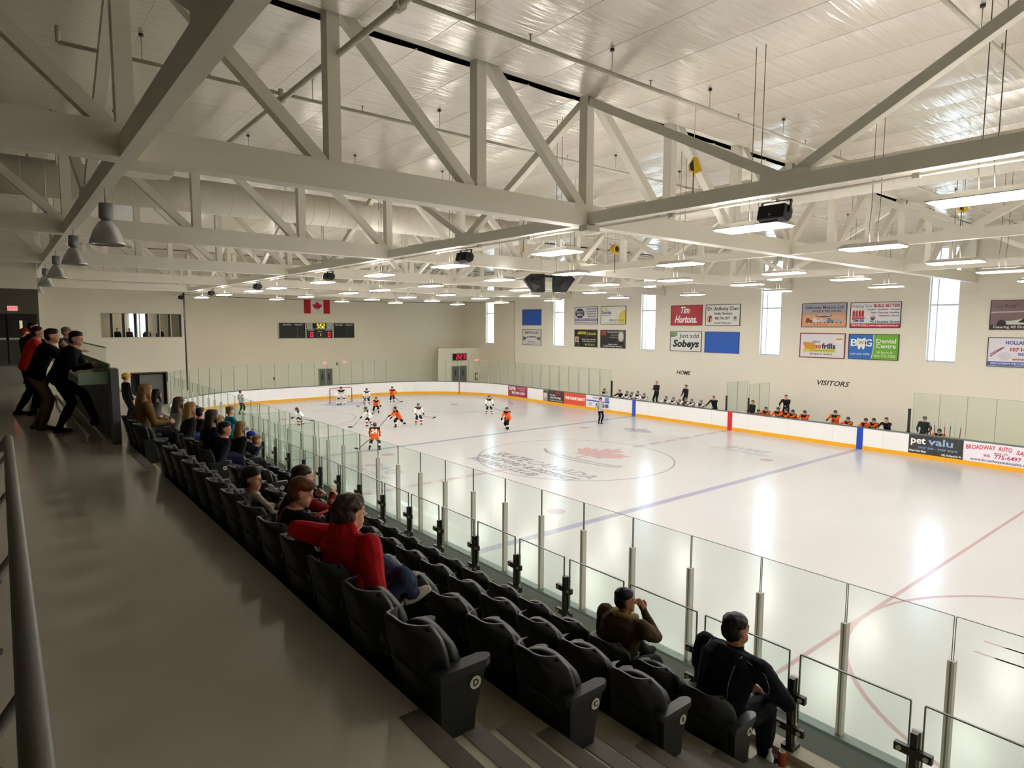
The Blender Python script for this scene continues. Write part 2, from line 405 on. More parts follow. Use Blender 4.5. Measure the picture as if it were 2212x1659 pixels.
def boards():
    B = thing('dasher_boards', 'white rink boards with yellow kick plate all around the ice', 'rink boards', (0, 0, 0))
    path = rink_path(0, 14)
    sweep(path, [(0, .2), (0, 1.1), (.09, 1.1), (.09, .2)], M_board, 'board_face', B)
    sweep(path, [(-.012, 0), (-.012, .2), (.09, .2), (.09, 0)], M_yellow, 'kick_plate', B)
    sweep(path, [(-.015, 1.09), (-.015, 1.145), (.15, 1.145), (.15, 1.09)], M_cap, 'cap_rail', B)
    sweep(path, [(.095, -.05), (.095, 1.098), (.12, 1.098), (.12, -.05)], M_backgrey, 'back_panel', B)
    for x, s in ((25.9, -1), (0, 1)):
        for y, w, c in ((-7.39, .3, '1f49b4'), (7.39, .3, '2f4fb0'), (0, .3, 'cf2530')):
            b = MB(); b.box((x+s*.001, y-w/2, 0), (x+s*.016, y+w/2, 1.142), mat('stripe_'+c, c, .35)); b.build('line_stripe', MATS['stripe_'+c], B)
    b = MB(); b.box((22.9, 27.35, 0), (22.96, 27.4, 1.1)); 
    gl = mat('goal_line_red', 'c0323c', .4)
    # goal line mark on the curved corner board
    a = math.asin((26.3-21.25)/8.5); px, py = 17.4+8.48*math.cos(a), 21.25+8.48*math.sin(a)
    MB().box((-.03, -.03, 0), (.02, .03, 1.1), gl).build('line_stripe', gl, B, (px, py, 0))
    # joints between board panels
    seam = MB(); jm = mat('board_joint', 'b9b9b7', .5)
    for y in [v for v in np.arange(-28, 28, 2.44) if abs(v) < 20]:
        for x, s in ((25.9, -1), (0, 1)): seam.box((x, y-.004, .2), (x+s*.003, y+.004, 1.1), jm)
    o = seam.build('board_joint', jm, B); tag(o, kind='stuff')
    # printed advertisements on the far boards
    def adv(y0, y1, bg, z0=.2, z1=1.1, label=None):
        M = on_right((y0+y1)/2, (z0+z1)/2, 25.9-.004); e = bpy.data.objects.new('board_advert', None); COL.objects.link(e); e.parent = B; e.matrix_world = M
        w = abs(y0-y1); h = z1-z0
        shape(e, 'advert_panel', rect(0, 0, w, h), bg, 0, .003, rough=.35)
        if label: e['label'] = label
        return e
    e = adv(21.3, 18.75, '9c3a4e', label='dark red board advertisement with white lettering')
    lettering(e, 'SWB', -.7, .2, .42, 'ffffff'); lettering(e, 'INNOVATIVE', .5, .28, .16, 'd9a9b2'); lettering(e, 'Insurance', .6, .12, .14, 'd9a9b2'); lettering(e, '905-895-2391', .1, -.14, .28, 'ffffff', width=1.7)
    e = adv(16.8, 14.35, '3b3837', label='dark grey board advertisement with a portrait')
    shape(e, 'portrait', rect(-.95, 0, .55, .88), 'a39c98'); shape(e, 'portrait', ell(-.95, .05, .19, .26), 'd8cbc4', .008); shape(e, 'portrait', ell(-.95, .2, .24, .2, 14, 0, PI), '4a4040', .009)
    lettering(e, 'Your Agent', -.1, .1, .14, 'e8e8e8'); lettering(e, '905.775.7983', .25, -.12, .2, 'ffffff', width=1.2); lettering(e, 'HOMES FOR SALE', .3, -.33, .13, 'd0d0d0', width=1.5); shape(e, 'emblem', rect(.55, .28, .5, .2), '9c2a33')
    e = adv(14.35, 12.0, 'dd5538', label='orange-red board advertisement with white lettering')
    lettering(e, 'THE HOME DEPOT', 0, .02, .3, 'ffffff', bold=.04, width=2.15)
    e = adv(12.0, 9.6, 'e6e6ee', .65, 1.1, label='upper of two narrow white and blue board advertisements')
    lettering(e, 'LEGACY', -.1, .05, .2, 'c23a6a', width=.8); shape(e, 'colour_band', rect(0, -.17, 2.3, .09), '35509c'); shape(e, 'colour_band', rect(.9, .03, .4, .3), '6a83c8')
    e = adv(12.0, 9.6, 'e3e4e8', .2, .63, label='lower of two narrow white and blue board advertisements')
    shape(e, 'emblem', ell(-.75, .03, .16, .14), 'b9bcc8'); shape(e, 'colour_band', rect(-.1, .0, .16, .3), '2c51a8'); shape(e, 'colour_band', rect(.7, .02, .7, .26), '3b5aa5'); lettering(e, 'SALES  SERVICE', 0, -.17, .08, '40507c')
    e = adv(-9.62, -11.85, '3b3a3b', label='dark grey board advertisement with white and blue lettering')
    lettering(e, 'pet', -.72, .18, .46, 'ffffff', width=.62); lettering(e, 'valu', .23, .18, .46, '8fb4d8', width=1.0); lettering(e, 'your pet - your store', .1, -.12, .19, '7f9fc8', width=1.6)
    lettering(e, 'West Park Plaza', -.72, -.32, .13, 'ffffff', width=.72); lettering(e, '442 Holland St W', .66, -.36, .13, 'ffffff', width=.8)
    e = adv(-11.88, -14.6, 'efe9f2', label='white board advertisement with red curved lettering')
    for w_, u, v, r_ in (('BROADWAY', -.75, .22, .08), ('AUTO', .15, .25, -.03), ('SALES', .85, .13, -.2)): lettering(e, w_, u, v, .27, 'c63a52', rot=r_, width={'BROADWAY': 1.1, 'AUTO': .5, 'SALES': .62}[w_])
    lettering(e, 'SINCE 1975', .0, .03, .1, '7b4660'); lettering(e, '905', -.5, -.12, .17, 'b03a66'); lettering(e, '775-6497', .25, -.12, .25, 'b03a66', width=.95); lettering(e, 'www.broadwayautosales.com', .0, -.33, .17, '5a6284', width=2.2)
    # printing on the outer face of the near boards
boards()

def pane_mesh(w, z0, z1, t=.012):
    b = MB(); b.box((-w/2, -t/2, z0), (w/2, t/2, z1), M_glass)
    e = .006
    b.box((-w/2, -t/2-.001, z1), (w/2, t/2+.001, z1+e), M_edge); b.box((-w/2-.002, -t/2-.001, z0), (-w/2+.004, t/2+.001, z1), M_edge); b.box((w/2-.004, -t/2-.001, z0), (w/2+.002, t/2+.001, z1), M_edge)
    return b.mesh('glass_pane')
def rink_glass():
    N = thing('rink_glass', 'clear safety glass panes standing on the near side boards', 'safety glass')
    F = thing('rink_glass', 'greenish safety glass panes around the far end boards', 'safety glass')
    H = thing('rink_glass', 'clear safety glass panes on the far side boards past the visitors bench', 'safety glass')
    S = thing('rink_glass', 'clear safety glass panes around the near end, behind the photographer', 'safety glass')
    me = pane_mesh(1.1, 1.14, 3.07); mp = MB().box((-.035, -.05, 1.14), (.035, .04, 2.58), M_alu); mp.box((-.008, -.052, 1.14), (.008, -.049, 2.58), mat('post_gasket', '6d6a64', .6)); mp = mp.mesh('glass_post')
    def pane(par, x, y, a): meshobj('glass_pane', me, par, (x, y, 0), (0, 0, a))
    def post(par, x, y, a): meshobj('glass_post', mp, par, (x, y, 0), (0, 0, a))
    y = -18.98
    ks = list(range(-2, 37))
    for k in ks:
        yy = -18.98+1.117*k
        if yy > 20.8 or yy < -21.2: continue
        post(N, -.05, yy, -PI/2)
        if yy+1.1 < 21.3: pane(N, -.05, yy+.558, PI/2)
    # far end: right side from the home bench to the corner, round to the near side
    pth = rink_path(.05, 14); seg = []
    P = resample(pth, .12)
    # order: starts (17.4,-29.8) bottom-right going counter-clockwise
    i0 = min(range(len(P)), key=lambda i: (P[i]-Vector((25.95, 9.6, 0))).length); i1 = min(range(len(P)), key=lambda i: (P[i]-Vector((-.05, 21.3, 0))).length)
    Q = P[i0:i1]
    for k in range(0, len(Q)-9, 9):
        a, b = Q[k], Q[min(k+9, len(Q)-1)]; d = (b-a); m_ = (a+b)/2; ang = math.atan2(d.y, d.x)
        mm = meshobj('glass_pane', PANE_F if 'PANE_F' in globals() else me, F, (m_.x, m_.y, 0), (0, 0, ang)); mm.scale = ((d.length-.015)/1.1, 1, 1)
        if k and (a.x < 6 or a.x > 25): post(F, a.x, a.y, ang+PI)
    i1 = min(range(len(P)), key=lambda i: (P[i]-Vector((25.95, -9.6, 0))).length); i2 = min(range(len(P)), key=lambda i: (P[i]-Vector((25.95, -21.2, 0))).length)
    Q = P[i2:i1][::-1]
    for k in range(0, len(Q)-9, 9):
        a, b = Q[k], Q[k+9]; d = b-a; m_ = (a+b)/2; o = meshobj('glass_pane', me, H, (m_.x, m_.y, 0), (0, 0, math.atan2(d.y, d.x))); o.scale = ((d.length-.015)/1.1, 1, 1)
    Q = P[:i2]; 
    Q = Q[::-1] + P[::-1][:min(range(len(P)), key=lambda i: (P[::-1][i]-Vector((-.05, -21.2, 0))).length)]
    for k in range(0, len(Q)-9, 9):
        a, b = Q[k], Q[k+9]; d = b-a; m_ = (a+b)/2; o = meshobj('glass_pane', me, S, (m_.x, m_.y, 0), (0, 0, math.atan2(d.y, d.x))); o.scale = ((d.length-.015)/1.1, 1, 1)
    # dark end posts and bench dividers on the far side
    G = thing('bench_divider', 'pair of clear glass dividers with dark posts between the two benches', 'glass divider')
    for y in (-1.1, .35):
        for x0 in (26.15, 27.3):
            o = meshobj('glass_pane', me, G, (x0+.45, y, 0), (0, 0, 0)); o.scale = (1.0, 1, .92)
        MB().box((25.98, y-.04, 1.14), (26.06, y+.04, 2.05), M_post).build('divider_post', M_post, G)
    for y, lb in ((9.55, 'dark post at the end of the home bench glass'), (-9.55, 'dark post at the end of the visitors bench glass')):
        g = thing('bench_end_post', lb, 'post'); MB().box((25.93, y-.05, 1.14), (26.03, y+.05, 2.3), M_post).build('post_shaft', M_post, g); MB().box((25.9, y-.07, 1.14), (26.06, y+.07, 1.2), M_post).build('foot_plate', M_post, g)
    # enclosure behind the near boards (penalty boxes and timekeeper)
    E = thing('penalty_box', 'glass enclosure with grey posts behind the near boards at centre ice', 'penalty box')
    for k in range(9):
        yy = -4.4+1.117*k
        if k < 8: meshobj('glass_pane', me, E, (-1.3, yy+.558, 0), (0, 0, PI/2))
        meshobj('glass_post', mp, E, (-1.3, yy, 0), (0, 0, -PI/2))
    for yy in (-4.4, -1.6, 1.4, 4.5):
        meshobj('glass_pane', me, E, (-.66, yy, 0), (0, 0, 0))
    b = MB(); b.box((-1.36, -4.4, 0), (-1.26, 4.55, 1.14), M_backgrey); b.build('enclosure_wall', M_backgrey, E)
    b = MB(); b.box((-1.1, -4, .45), (-.7, 4.2, .5), M_white); b.build('bench_board', M_white, E)
rink_glass()

# walls and benches on the far side
def benches():
    for y0, y1, lb in ((.6, 9.3, 'home team bench behind the far boards'), (-9.3, -1.3, 'visitors team bench behind the far boards')):
        B = thing('players_bench', lb, 'bench', (0, 0, 0))
        m = mat('bench_wood', 'a88a5c', .5)
        MB().box((27.15, y0, .58), (27.5, y1, .63), m).build('seat_plank', m, B)
        for k in range(5): MB().box((27.25, y0+.2+k*(y1-y0-.5)/4, .14), (27.4, y0+.28+k*(y1-y0-.5)/4, .58), M_alu).build('leg', M_alu, B)
        MB().box((26.03, y0-.2, -.06), (29.78, y1+.2, .14), mat('rubber_floor', '2a2a2a', .8)).build('raised_floor', MATS['rubber_floor'], B)
benches()
# ------------------------------------------------------------------ roof steel
def truss(y, lab):
    T = thing('roof_truss', lab, 'truss', (0, y, 0))
    zb, zt = 8.63, 11.42
    MB().beam((-14, 0, zb), (29.75, 0, zb), .34, .46, M_steel).build('bottom_chord', M_steel, T)
    MB().beam((-14, 0, zt), (29.75, 0, zt), .3, .3, M_steel).build('top_chord', M_steel, T)
    xs = [2.6+3.0*k for k in range(-5, 10)]
    post = MB().box((-.11, -.12, zb+.2), (.11, .12, zt-.1), M_steel).mesh('web_post')
    for x in xs: meshobj('web_post', post, T, (x, 0, 0))
    d1 = MB().beam((.2, 0, zt-.1), (2.8, 0, zb+.2), .2, .2, M_steel, (0,1,0)).mesh('web_diagonal')
    d2 = MB().beam((2.8, 0, zt-.1), (.2, 0, zb+.2), .2, .2, M_steel, (0,1,0)).mesh('web_diagonal')
    for x in xs[:-1]: meshobj('web_diagonal', d1 if x < 11.5 else d2, T, (x, 0, 0))
    # gusset plates at the chord nodes
    g = MB(); g.box((-.5, -.172, zb+.14), (.5, .172, zb+.24), M_steel); g = g.mesh('gusset_plate')
    for x in (xs[2], xs[5], xs[8]): meshobj('gusset_plate', g, T, (x, 0, 0))
    return T
TL = ['nearest cream truss overhead, mostly above the picture', 'big cream roof truss crossing the whole top of the picture', 'second cream roof truss, just behind the big front one',
      'third cream roof truss from the front, above centre ice', 'fourth cream roof truss from the front, above the far blue line', 'farthest cream roof truss, close to the end wall']
truss(TY[0], 'cream roof truss behind the photographer')
for y, l in zip(TY[1:], TL): truss(y, l)
def brace(x, i):
    names = {0: 'over the concourse edge', 1: 'over the near boards', 2: 'over the middle of the ice', 3: 'over the far boards'}
    L = thing('bracing_truss', 'long cream bracing truss running lengthwise '+names[i], 'truss', (x, 0, 0))
    MB().beam((0, -37.95, 8.56), (0, 33.95, 8.56), .2, .26 if i else .3, M_steel).build('bottom_chord', M_steel, L)
    ys = TY+[37]
    for a, b in zip(ys[:-1], ys[1:]):
        m = (a+b)/2
        if m > 33: continue
        for e, s in ((a, 1), (b, -1)):
            if e > 34: continue
            MB().beam((0, e+s*.15, 11.1), (0, m-s*.12, 8.7), .17, .17, M_steel, (1,0,0)).build('web_diagonal', M_steel, L)
        MB().box((-.106, m-.45, 8.6), (.106, m+.45, 8.78), M_steel).build('gusset_plate', M_steel, L)
    return L
for i, x in enumerate(LX): brace(x, i)
c = thing('electrical_conduit', 'thin grey conduit clipped under the lengthwise bracing above the near boards', 'conduit')
MB().tube([(2.78, -30, 8.4), (2.78, 33.9, 8.4)], .022, M_alu, 8).build('conduit_pipe', M_alu, c)
for k in range(26): MB().box((2.74, -24+2.2*k, 8.36), (2.84, -23.9+2.2*k, 8.46), M_alu).build('conduit_clip', M_alu, c)
w = thing('junction_box', 'small grey junction box on the big front truss beside the near bracing', 'junction box'); MB().box((2.35, -11.0, 8.28), (2.75, -10.75, 8.4), M_alu).build('box_body', M_alu, w); MB().tube([(2.78, -10.9, 8.34), (2.72, -10.9, 8.34)], .03, M_alu, 8).build('box_connector', M_alu, w)

def ducts():
    def rib(path, r, lab, nm='round_air_duct'):
        D = thing(nm, lab, 'air duct'); MB().tube(path, r, M_duct, 28).build('duct_pipe', M_duct, D)
        P = resample3(path, .52); 
        for q, (p, d) in enumerate(P):
            ring = MB(); a = d.orthogonal().normalized(); c = d.cross(a); vs = []
            for j in range(28):
                t = 2*PI*j/28; e = a*math.cos(t)+c*math.sin(t); vs += [p+e*r-d*.012, p+e*(r+.012), p+e*r+d*.012]
            ring.add(vs, [(3*j+u, 3*((j+1) % 28)+u, 3*((j+1) % 28)+u+1, 3*j+u+1) for j in range(28) for u in (0, 1)], M_duct, True)
            ring.build('duct_seam', M_duct, D)
        return D
    rib([(-13.5, .4, 10.02), (8.9, .4, 10.1)], .5, 'big round white duct running across behind the front truss')
    rib([(10, -30, 10.12), (10, -.6, 10.12)], .46, 'long round white duct running lengthwise beside the near bracing')
    rib([(10, 1.5, 10.12), (10, 33.5, 10.12)], .42, 'farther part of the lengthwise round white duct')
    E_ = thing('duct_elbow', 'white duct elbow joining the cross duct and the lengthwise duct', 'air duct')
    MB().tube([(8.85, .4, 10.1), (9.4, .35, 10.11), (9.85, .1, 10.12), (10, -.3, 10.12), (10, -.65, 10.12)], .48, M_duct, 28).build('duct_pipe', M_duct, E_)
    MB().tube([(10, .2, 10.12), (10, 1.55, 10.12)], .43, M_duct, 28).build('duct_branch', M_duct, E_)
    g = thing('supply_duct', 'rectangular white duct box above the second truss at the left', 'air duct')
    MB().box((-5.95, -7.2, 9.0), (-5.3, -6.6, 9.2), M_duct).build('duct_body', M_duct, g); MB().box((-5.32, -7.15, 9.02), (-5.1, -6.65, 9.17), M_duct).build('duct_collar', M_duct, g)
def resample3(path, step):
    out = []
    for a, b in zip(path[:-1], path[1:]):
        a, b = Vector(a), Vector(b); d = b-a; n = int(d.length/step)
        for k in range(1, n+1): out.append((a+d.normalized()*step*k, d.normalized()))
    return out
ducts()
def pipes():
    mp = mat('white_pipe_paint', 'ddd7c8', .4)
    spec = [((-6.9, -8.05, 10.72), (29, -8.05, 10.72), 'sprinkler pipe across the roof behind the front truss'), ((-3.2, -12.85, 10.75), (29, -12.85, 10.75), 'sprinkler pipe across the roof in front of the big truss'),
            ((-6.7, -3.1, 10.7), (29, -3.1, 10.7), 'sprinkler pipe across the roof before the second truss'), ((-7, 2.0, 10.7), (29, 2.0, 10.7), 'sprinkler pipe across the roof behind the second truss'),
            ((-7, 6.0, 10.7), (29, 6.0, 10.7), 'sprinkler pipe across the roof before the third truss'), ((-3, -17.6, 10.75), (29, -17.6, 10.75), 'sprinkler pipe nearest the camera at the top right')]
    for a, b, lab in spec:
        P = thing('sprinkler_pipe', 'thin white '+lab, 'pipe'); MB().tube([a, b], .035, mp, 8).build('pipe_run', mp, P)
        x = a[0]+1.2
        if a[0] < -5:
            MB().tube([a, (a[0], a[1], a[2]+.25)], .04, mp, 8).build('pipe_elbow', mp, P)
        while x < 28:
            MB().tube([(x, a[1], a[2]+.02), (x, a[1], 11.16)], .008, M_alu, 6).build('hanger_rod', M_alu, P)
            MB().tube([(x, a[1], 11.14), (x, a[1], 11.18)], .04, mat('dark_washer', '3a3630', .5), 8).build('hanger_washer', MATS['dark_washer'], P)
            h = MB().tube([(x+1.1, a[1], a[2]+.03), (x+1.1, a[1], a[2]+.13)], .014, M_alu, 6); h.tube([(x+1.1, a[1], a[2]+.13), (x+1.1, a[1], a[2]+.14)], .035, M_alu, 8); h.build('sprinkler_head', M_alu, P)
            x += 3.05
    P = thing('sprinkler_main', 'thicker white sprinkler main running lengthwise across the front truss at the upper left', 'pipe')
    MB().tube([(-3.3, -13.5, 10.62), (-3.3, -1.5, 10.55)], .055, mp, 10).build('pipe_run', mp, P)
    for y in (-12.85, -8.05, -3.1):
        MB().tube([(-3.3, y-.06, 10.6), (-3.3, y+.06, 10.6)], .085, mp, 10).build('pipe_coupling', mp, P); MB().tube([(-3.3, y, 10.55), (-3.3, y, 10.8)], .05, mp, 8).build('tee_fitting', mp, P)
pipes()
def lights():
    """pendant fluorescent fixtures over the ice, one thing each"""
    hm = mat('white_fixture_steel', 'cfcac0', .4); dm = mat('lit_diffuser', 'ffffff', .4, emit=LAMP, emitcol='fffaf3')
    wire = mat('steel_wire', '6e6a60', .4, metal=.6)
    hb = MB()
    hb.box((-.33, -.64, .0), (.33, .64, .015), hm)
    hb.add([(-.33,-.64,.015),(.33,-.64,.015),(.33,.64,.015),(-.33,.64,.015),(-.22,-.56,.1),(.22,-.56,.1),(.22,.56,.1),(-.22,.56,.1)], [(0,1,5,4),(1,2,6,5),(2,3,7,6),(3,0,4,7),(4,5,6,7)], hm)
    um = mat('added_up_glow', 'ffffff', .4, emit=ADDED_UP_GLOW, emitcol='fffaf3'); hb.box((-.18, -.5, .1), (.18, .5, .104), um)  # unseen glowing strip added on top of each housing to brighten the ceiling
    hb = hb.mesh('housing'); db = MB().box((-.29, -.6, -.022), (.29, .6, -.001), dm).mesh('diffuser')
    w = MB(); w.tube([(0, 0, .1), (0, .03, .5), (0, 0, .9), (0, 0, 3.18)], .007, wire, 6); w = w.mesh('suspension_wire')
    cols = [('above the near boards', 2.85, [-18.2, -14.7, -9.5, -4.75, -.15, 5.0, 10.7, 14.3, 20, 25.5]),
            ('in the row right of the near bracing', 7.5, [-19.5, -14.9, -9.7, -5.2, -1.2, 3.9, 8.9, 12.6, 19.0, 24.5]),
            ('in the row over the middle of the ice', 12.6, [-19.6, -15.0, -10.1, -5.7, -2.0, 3.6, 10.5, 15, 20, 25]),
            ('in the row toward the far boards', 16.9, [-19.8, -15.0, -10.4, -6.2, 2.7, 8, 13, 19, 24.5]),
            ('in the row above the far boards', 22.5, [-19.8, -14.8, -9.5, -4.5, .5, 6, 12, 18, 24])]
    ordn = ['nearest', 'second', 'third', 'fourth', 'fifth', 'sixth', 'seventh', 'eighth', 'ninth', 'tenth', 'eleventh', 'twelfth']
    for cn, x, ys in cols:
        for j, y in enumerate(ys):
            t = thing('ceiling_light', '%s hanging white fluorescent light %s' % (ordn[j], cn), 'light', (x, y, 7.95), 0, 'hanging lights over the ice')
            meshobj('housing', hb, t); meshobj('diffuser', db, t)
            for s in (-.09, .09): meshobj('suspension_wire', w, t, (.05, s, 0))
        for y in (-25, -31):
            t = thing('ceiling_light', 'hanging white light behind the photographer '+cn+(' (farther)' if y < -26 else ''), 'light', (x, y, 7.95), 0, 'hanging lights over the ice')
            meshobj('housing', hb, t); meshobj('diffuser', db, t)
lights()
def bells():
    gm = mat('bell_driver', '8f9298', .4, metal=.4); am = mat('prismatic_shade', 'b9b9b6', .25, spec=.8)
    am.node_tree.nodes['Principled BSDF'].inputs['Transmission Weight'].default_value = .55
    body = MB().lathe([(0, .44), (.1, .44), (.11, .2), (.06, .16), (0, .16)], gm, 16).mesh('lamp_driver')
    shade = MB().lathe([(.07, .16), (.12, .12), (.2, -.02), (.26, -.2), (.27, -.24), (.255, -.2), (.19, -.02), (.11, .1)], am, 24).mesh('lamp_shade')
    for j, y in enumerate((-8.4, -2.6, 3.2, 9.0, 15.5, 22.0)):
        t = thing('high_bay_lamp', '%s unlit bell shaped lamp hanging along the concourse edge' % ['nearest', 'second', 'third', 'fourth', 'fifth', 'farthest'][j], 'lamp', (-6.4, y, 7.72 if j == 0 else 7.8), 0, 'bell lamps along the concourse')
        meshobj('lamp_driver', body, t); meshobj('lamp_shade', shade, t)
        MB().tube([(0, 0, .42), (0, 0, .72)], .012, M_alu, 6).build('lamp_stem', M_alu, t)
bells()
def speakers():
    gm = mat('speaker_grille', '060607', .7, bump=(300, .3))
    def spk(loc, lab, s=1.0):
        t = thing('loudspeaker', lab, 'speaker', loc)
        prof = [(-.2, -.16), (.08, -.18), (.2, -.06), (.2, .1), (.1, .18), (-.2, .14)]
        M = Matrix(((0,1,0,0),(0,0,1,0),(0,0,0,1),(0,0,0,1))); 
        M = Matrix.Rotation(0, 4, 'X')
        b = MB(); vs = []; 
        for yy in (-.3, .3): vs += [(x*.9, yy, z) for x, z in prof]
        n = 6; b.add(vs, [tuple(range(n))[::-1], tuple(range(n, 2*n))]+[(i, (i+1) % n, (i+1) % n+n, i+n) for i in range(n)], M_black); o = b.build('speaker_cabinet', M_black, t)
        bev = o.modifiers.new('bevel', 'BEVEL'); bev.width = .03; bev.segments = 2
        MB().box((-.2, -.26, -.14), (-.185, .26, .12), gm).build('speaker_grille', gm, t)
        for s_ in (-.32, .32): MB().box((-.03, s_-.012, 0), (.03, s_+.012, .27), M_black).build('bracket_arm', M_black, t)
        MB().box((-.03, -.33, .25), (.03, .33, .275), M_black).build('bracket_bar', M_black, t); MB().box((-.02, -.02, .27), (.02, .02, .34), M_alu).build('mount', M_alu, t)
        MB().box((-.203, -.015, -.1), (-.199, .015, -.06), M_alu).build('badge', M_alu, t)
        t.rotation_euler = (0, .25, PI*.0); t.scale = (.82, .82, .82); return t
    for j, y in enumerate((-15.25, -5.9, 3.7, 12.8, 21.9, 30.4)):
        spk((2.6, y, 8.1), '%s black loudspeaker hanging under the near bracing' % ['nearest', 'second', 'third', 'fourth', 'fifth', 'farthest'][j])
    C = thing('speaker_cluster', 'cluster of four black loudspeakers hanging over centre ice', 'speaker', (8.65, -2.8, 7.82))
    for j, (cx_, cy_, a) in enumerate(((-.5, .42, 2.6), (-.34, .2, 3.9), (.34, -.2, .8), (.5, -.42, -.5))):
        b = MB(); Mx = Matrix.Translation((cx_, cy_, 0)) @ Matrix.Rotation(a, 4, 'Z') @ Matrix.Rotation(.62, 4, 'Y')
        b.box((-.19, -.25, -.34), (.19, .25, .3), M_black, Mx); o = b.build('speaker_cabinet', M_black, C); bv_ = o.modifiers.new('bevel', 'BEVEL'); bv_.width = .05; bv_.segments = 2
    MB().box((-.5, -.04, .2), (.5, .04, .28), M_black).build('hanging_frame', M_black, C)
    for s_ in (-.4, .4): MB().tube([(s_, 0, .25), (s_, 0, 3.3)], .012, M_alu, 6).build('suspension_cable', M_alu, C)
speakers()
def reels():
    ym = mat('yellow_hook_plastic', 'dcb412', .45); dk = mat('reel_core', '1c1a14', .5)
    def reel(loc, lab, kind):
        t = thing('cable_reel', lab, 'reel', loc)
        if kind:   # flag-like yellow hood
            M = Matrix.Rotation(-.7, 4, 'Z') @ Matrix.Rotation(PI/2, 4, 'X')
            MB().prism([(-.02, .18), (.06, .16), (.17, -.12), (.05, -.17), (-.08, -.12), (-.1, .02)], -.06, .06, ym, M).build('reel_hood', ym, t)
            MB().prism([(-.1, .02), (-.03, .12), (0, -.14), (-.08, -.1)], -.065, .065, dk, M).build('reel_core', dk, t)
        else:
            MB().tube([(0, -.08, 0), (0, .08, 0)], .15, ym, 18).build('reel_drum', ym, t); MB().tube([(0, -.09, 0), (0, .09, 0)], .09, dk, 14).build('reel_core', dk, t)
        MB().tube([(0, 0, -.14), (0, 0, -.75)], .012, dk, 6).build('reel_cord', dk, t); MB().tube([(0, 0, .14), (0, 0, 1.3)], .006, M_alu, 6).build('hanger_wire', M_alu, t)
    reel((4.3, -12.35, 9.72), 'yellow cable reel with a dark core hanging above the near bracing', 1)
    reel((7.6, -7.1, 8.62), 'round yellow cable reel hanging beyond the front truss', 0)
    reel((14.5, -14.5, 9.75), 'small yellow cable reel hanging at the upper right', 1)
    t = thing('pull_cord', 'yellow pull handle on a thin black cord left of the centre lights', 'cord', (4.2, -6.6, 8.45)); MB().tube([(0, 0, 0), (0, 0, 1.2)], .01, dk, 6).build('cord', dk, t); MB().tube([(0, 0, -.14), (0, 0, 0)], .03, ym, 8).build('handle', ym, t)
reels()

# ------------------------------------------------------------------ seating bowl
ROWX = {'D': (-6.47, 3.95), 'C': (-5.64, 3.52), 'B': (-4.81, 3.09), 'A': (-3.98, 2.66)}
YN = -18.72; AIS0, AIS1 = -12.28, -11.2
def tiers():
    names = {'D': 'top', 'C': 'third', 'B': 'second', 'A': 'front'}
    for r in 'DCBA':
        x, z = ROWX[r]; x1 = x+.83 if r != 'A' else -2.94
        b = MB(); b.box((x, -36, 0), (x1, 33.9, z), M_conc)
        tag(b.build('floor', M_conc), '%s concrete seating tier below the concourse' % names[r], kind='structure')
    b = MB(); b.box((-3.1, -36, 2.661), (-2.94, 33.9, 2.72), mat('curb_concrete', 'a8a08c', .6, noise=(3, .05)))
    tag(b.build('trim_1', MATS['curb_concrete']), 'pale concrete curb under the seating guard', kind='structure')
    for ya, yb, lab in ((-20.6, YN+.08, 'aisle stair with dark tread strips at the bottom of the picture'), (AIS0+.03, AIS1-.03, 'aisle stair between the two blocks of seats')):
        S = thing('aisle_stair', lab, 'stair')
        for r in 'DCBA':
            x, z = ROWX[r]; ztop = z+.43
            for k in (0, 1):   # two intermediate steps per row
                xa, xb = x+.0+.277*k, x+.277*(k+1); zz = ztop-.1433*(k+1)
                MB().box((xa, ya, z+.001), (xb, yb, zz), M_conc).build('step', M_conc, S)
                MB().box((xb-.105, ya, zz), (xb+.002, yb, zz+.004), M_strip).build('tread_strip', M_strip, S)
            if r != 'D': MB().box((x-.105, ya, ztop), (x+.002, yb, ztop+.004), M_strip).build('tread_strip', M_strip, S)
            else: MB().box((x-.105, ya, 4.38), (x+.002, yb, 4.384), M_strip).build('tread_strip', M_strip, S)
tiers()
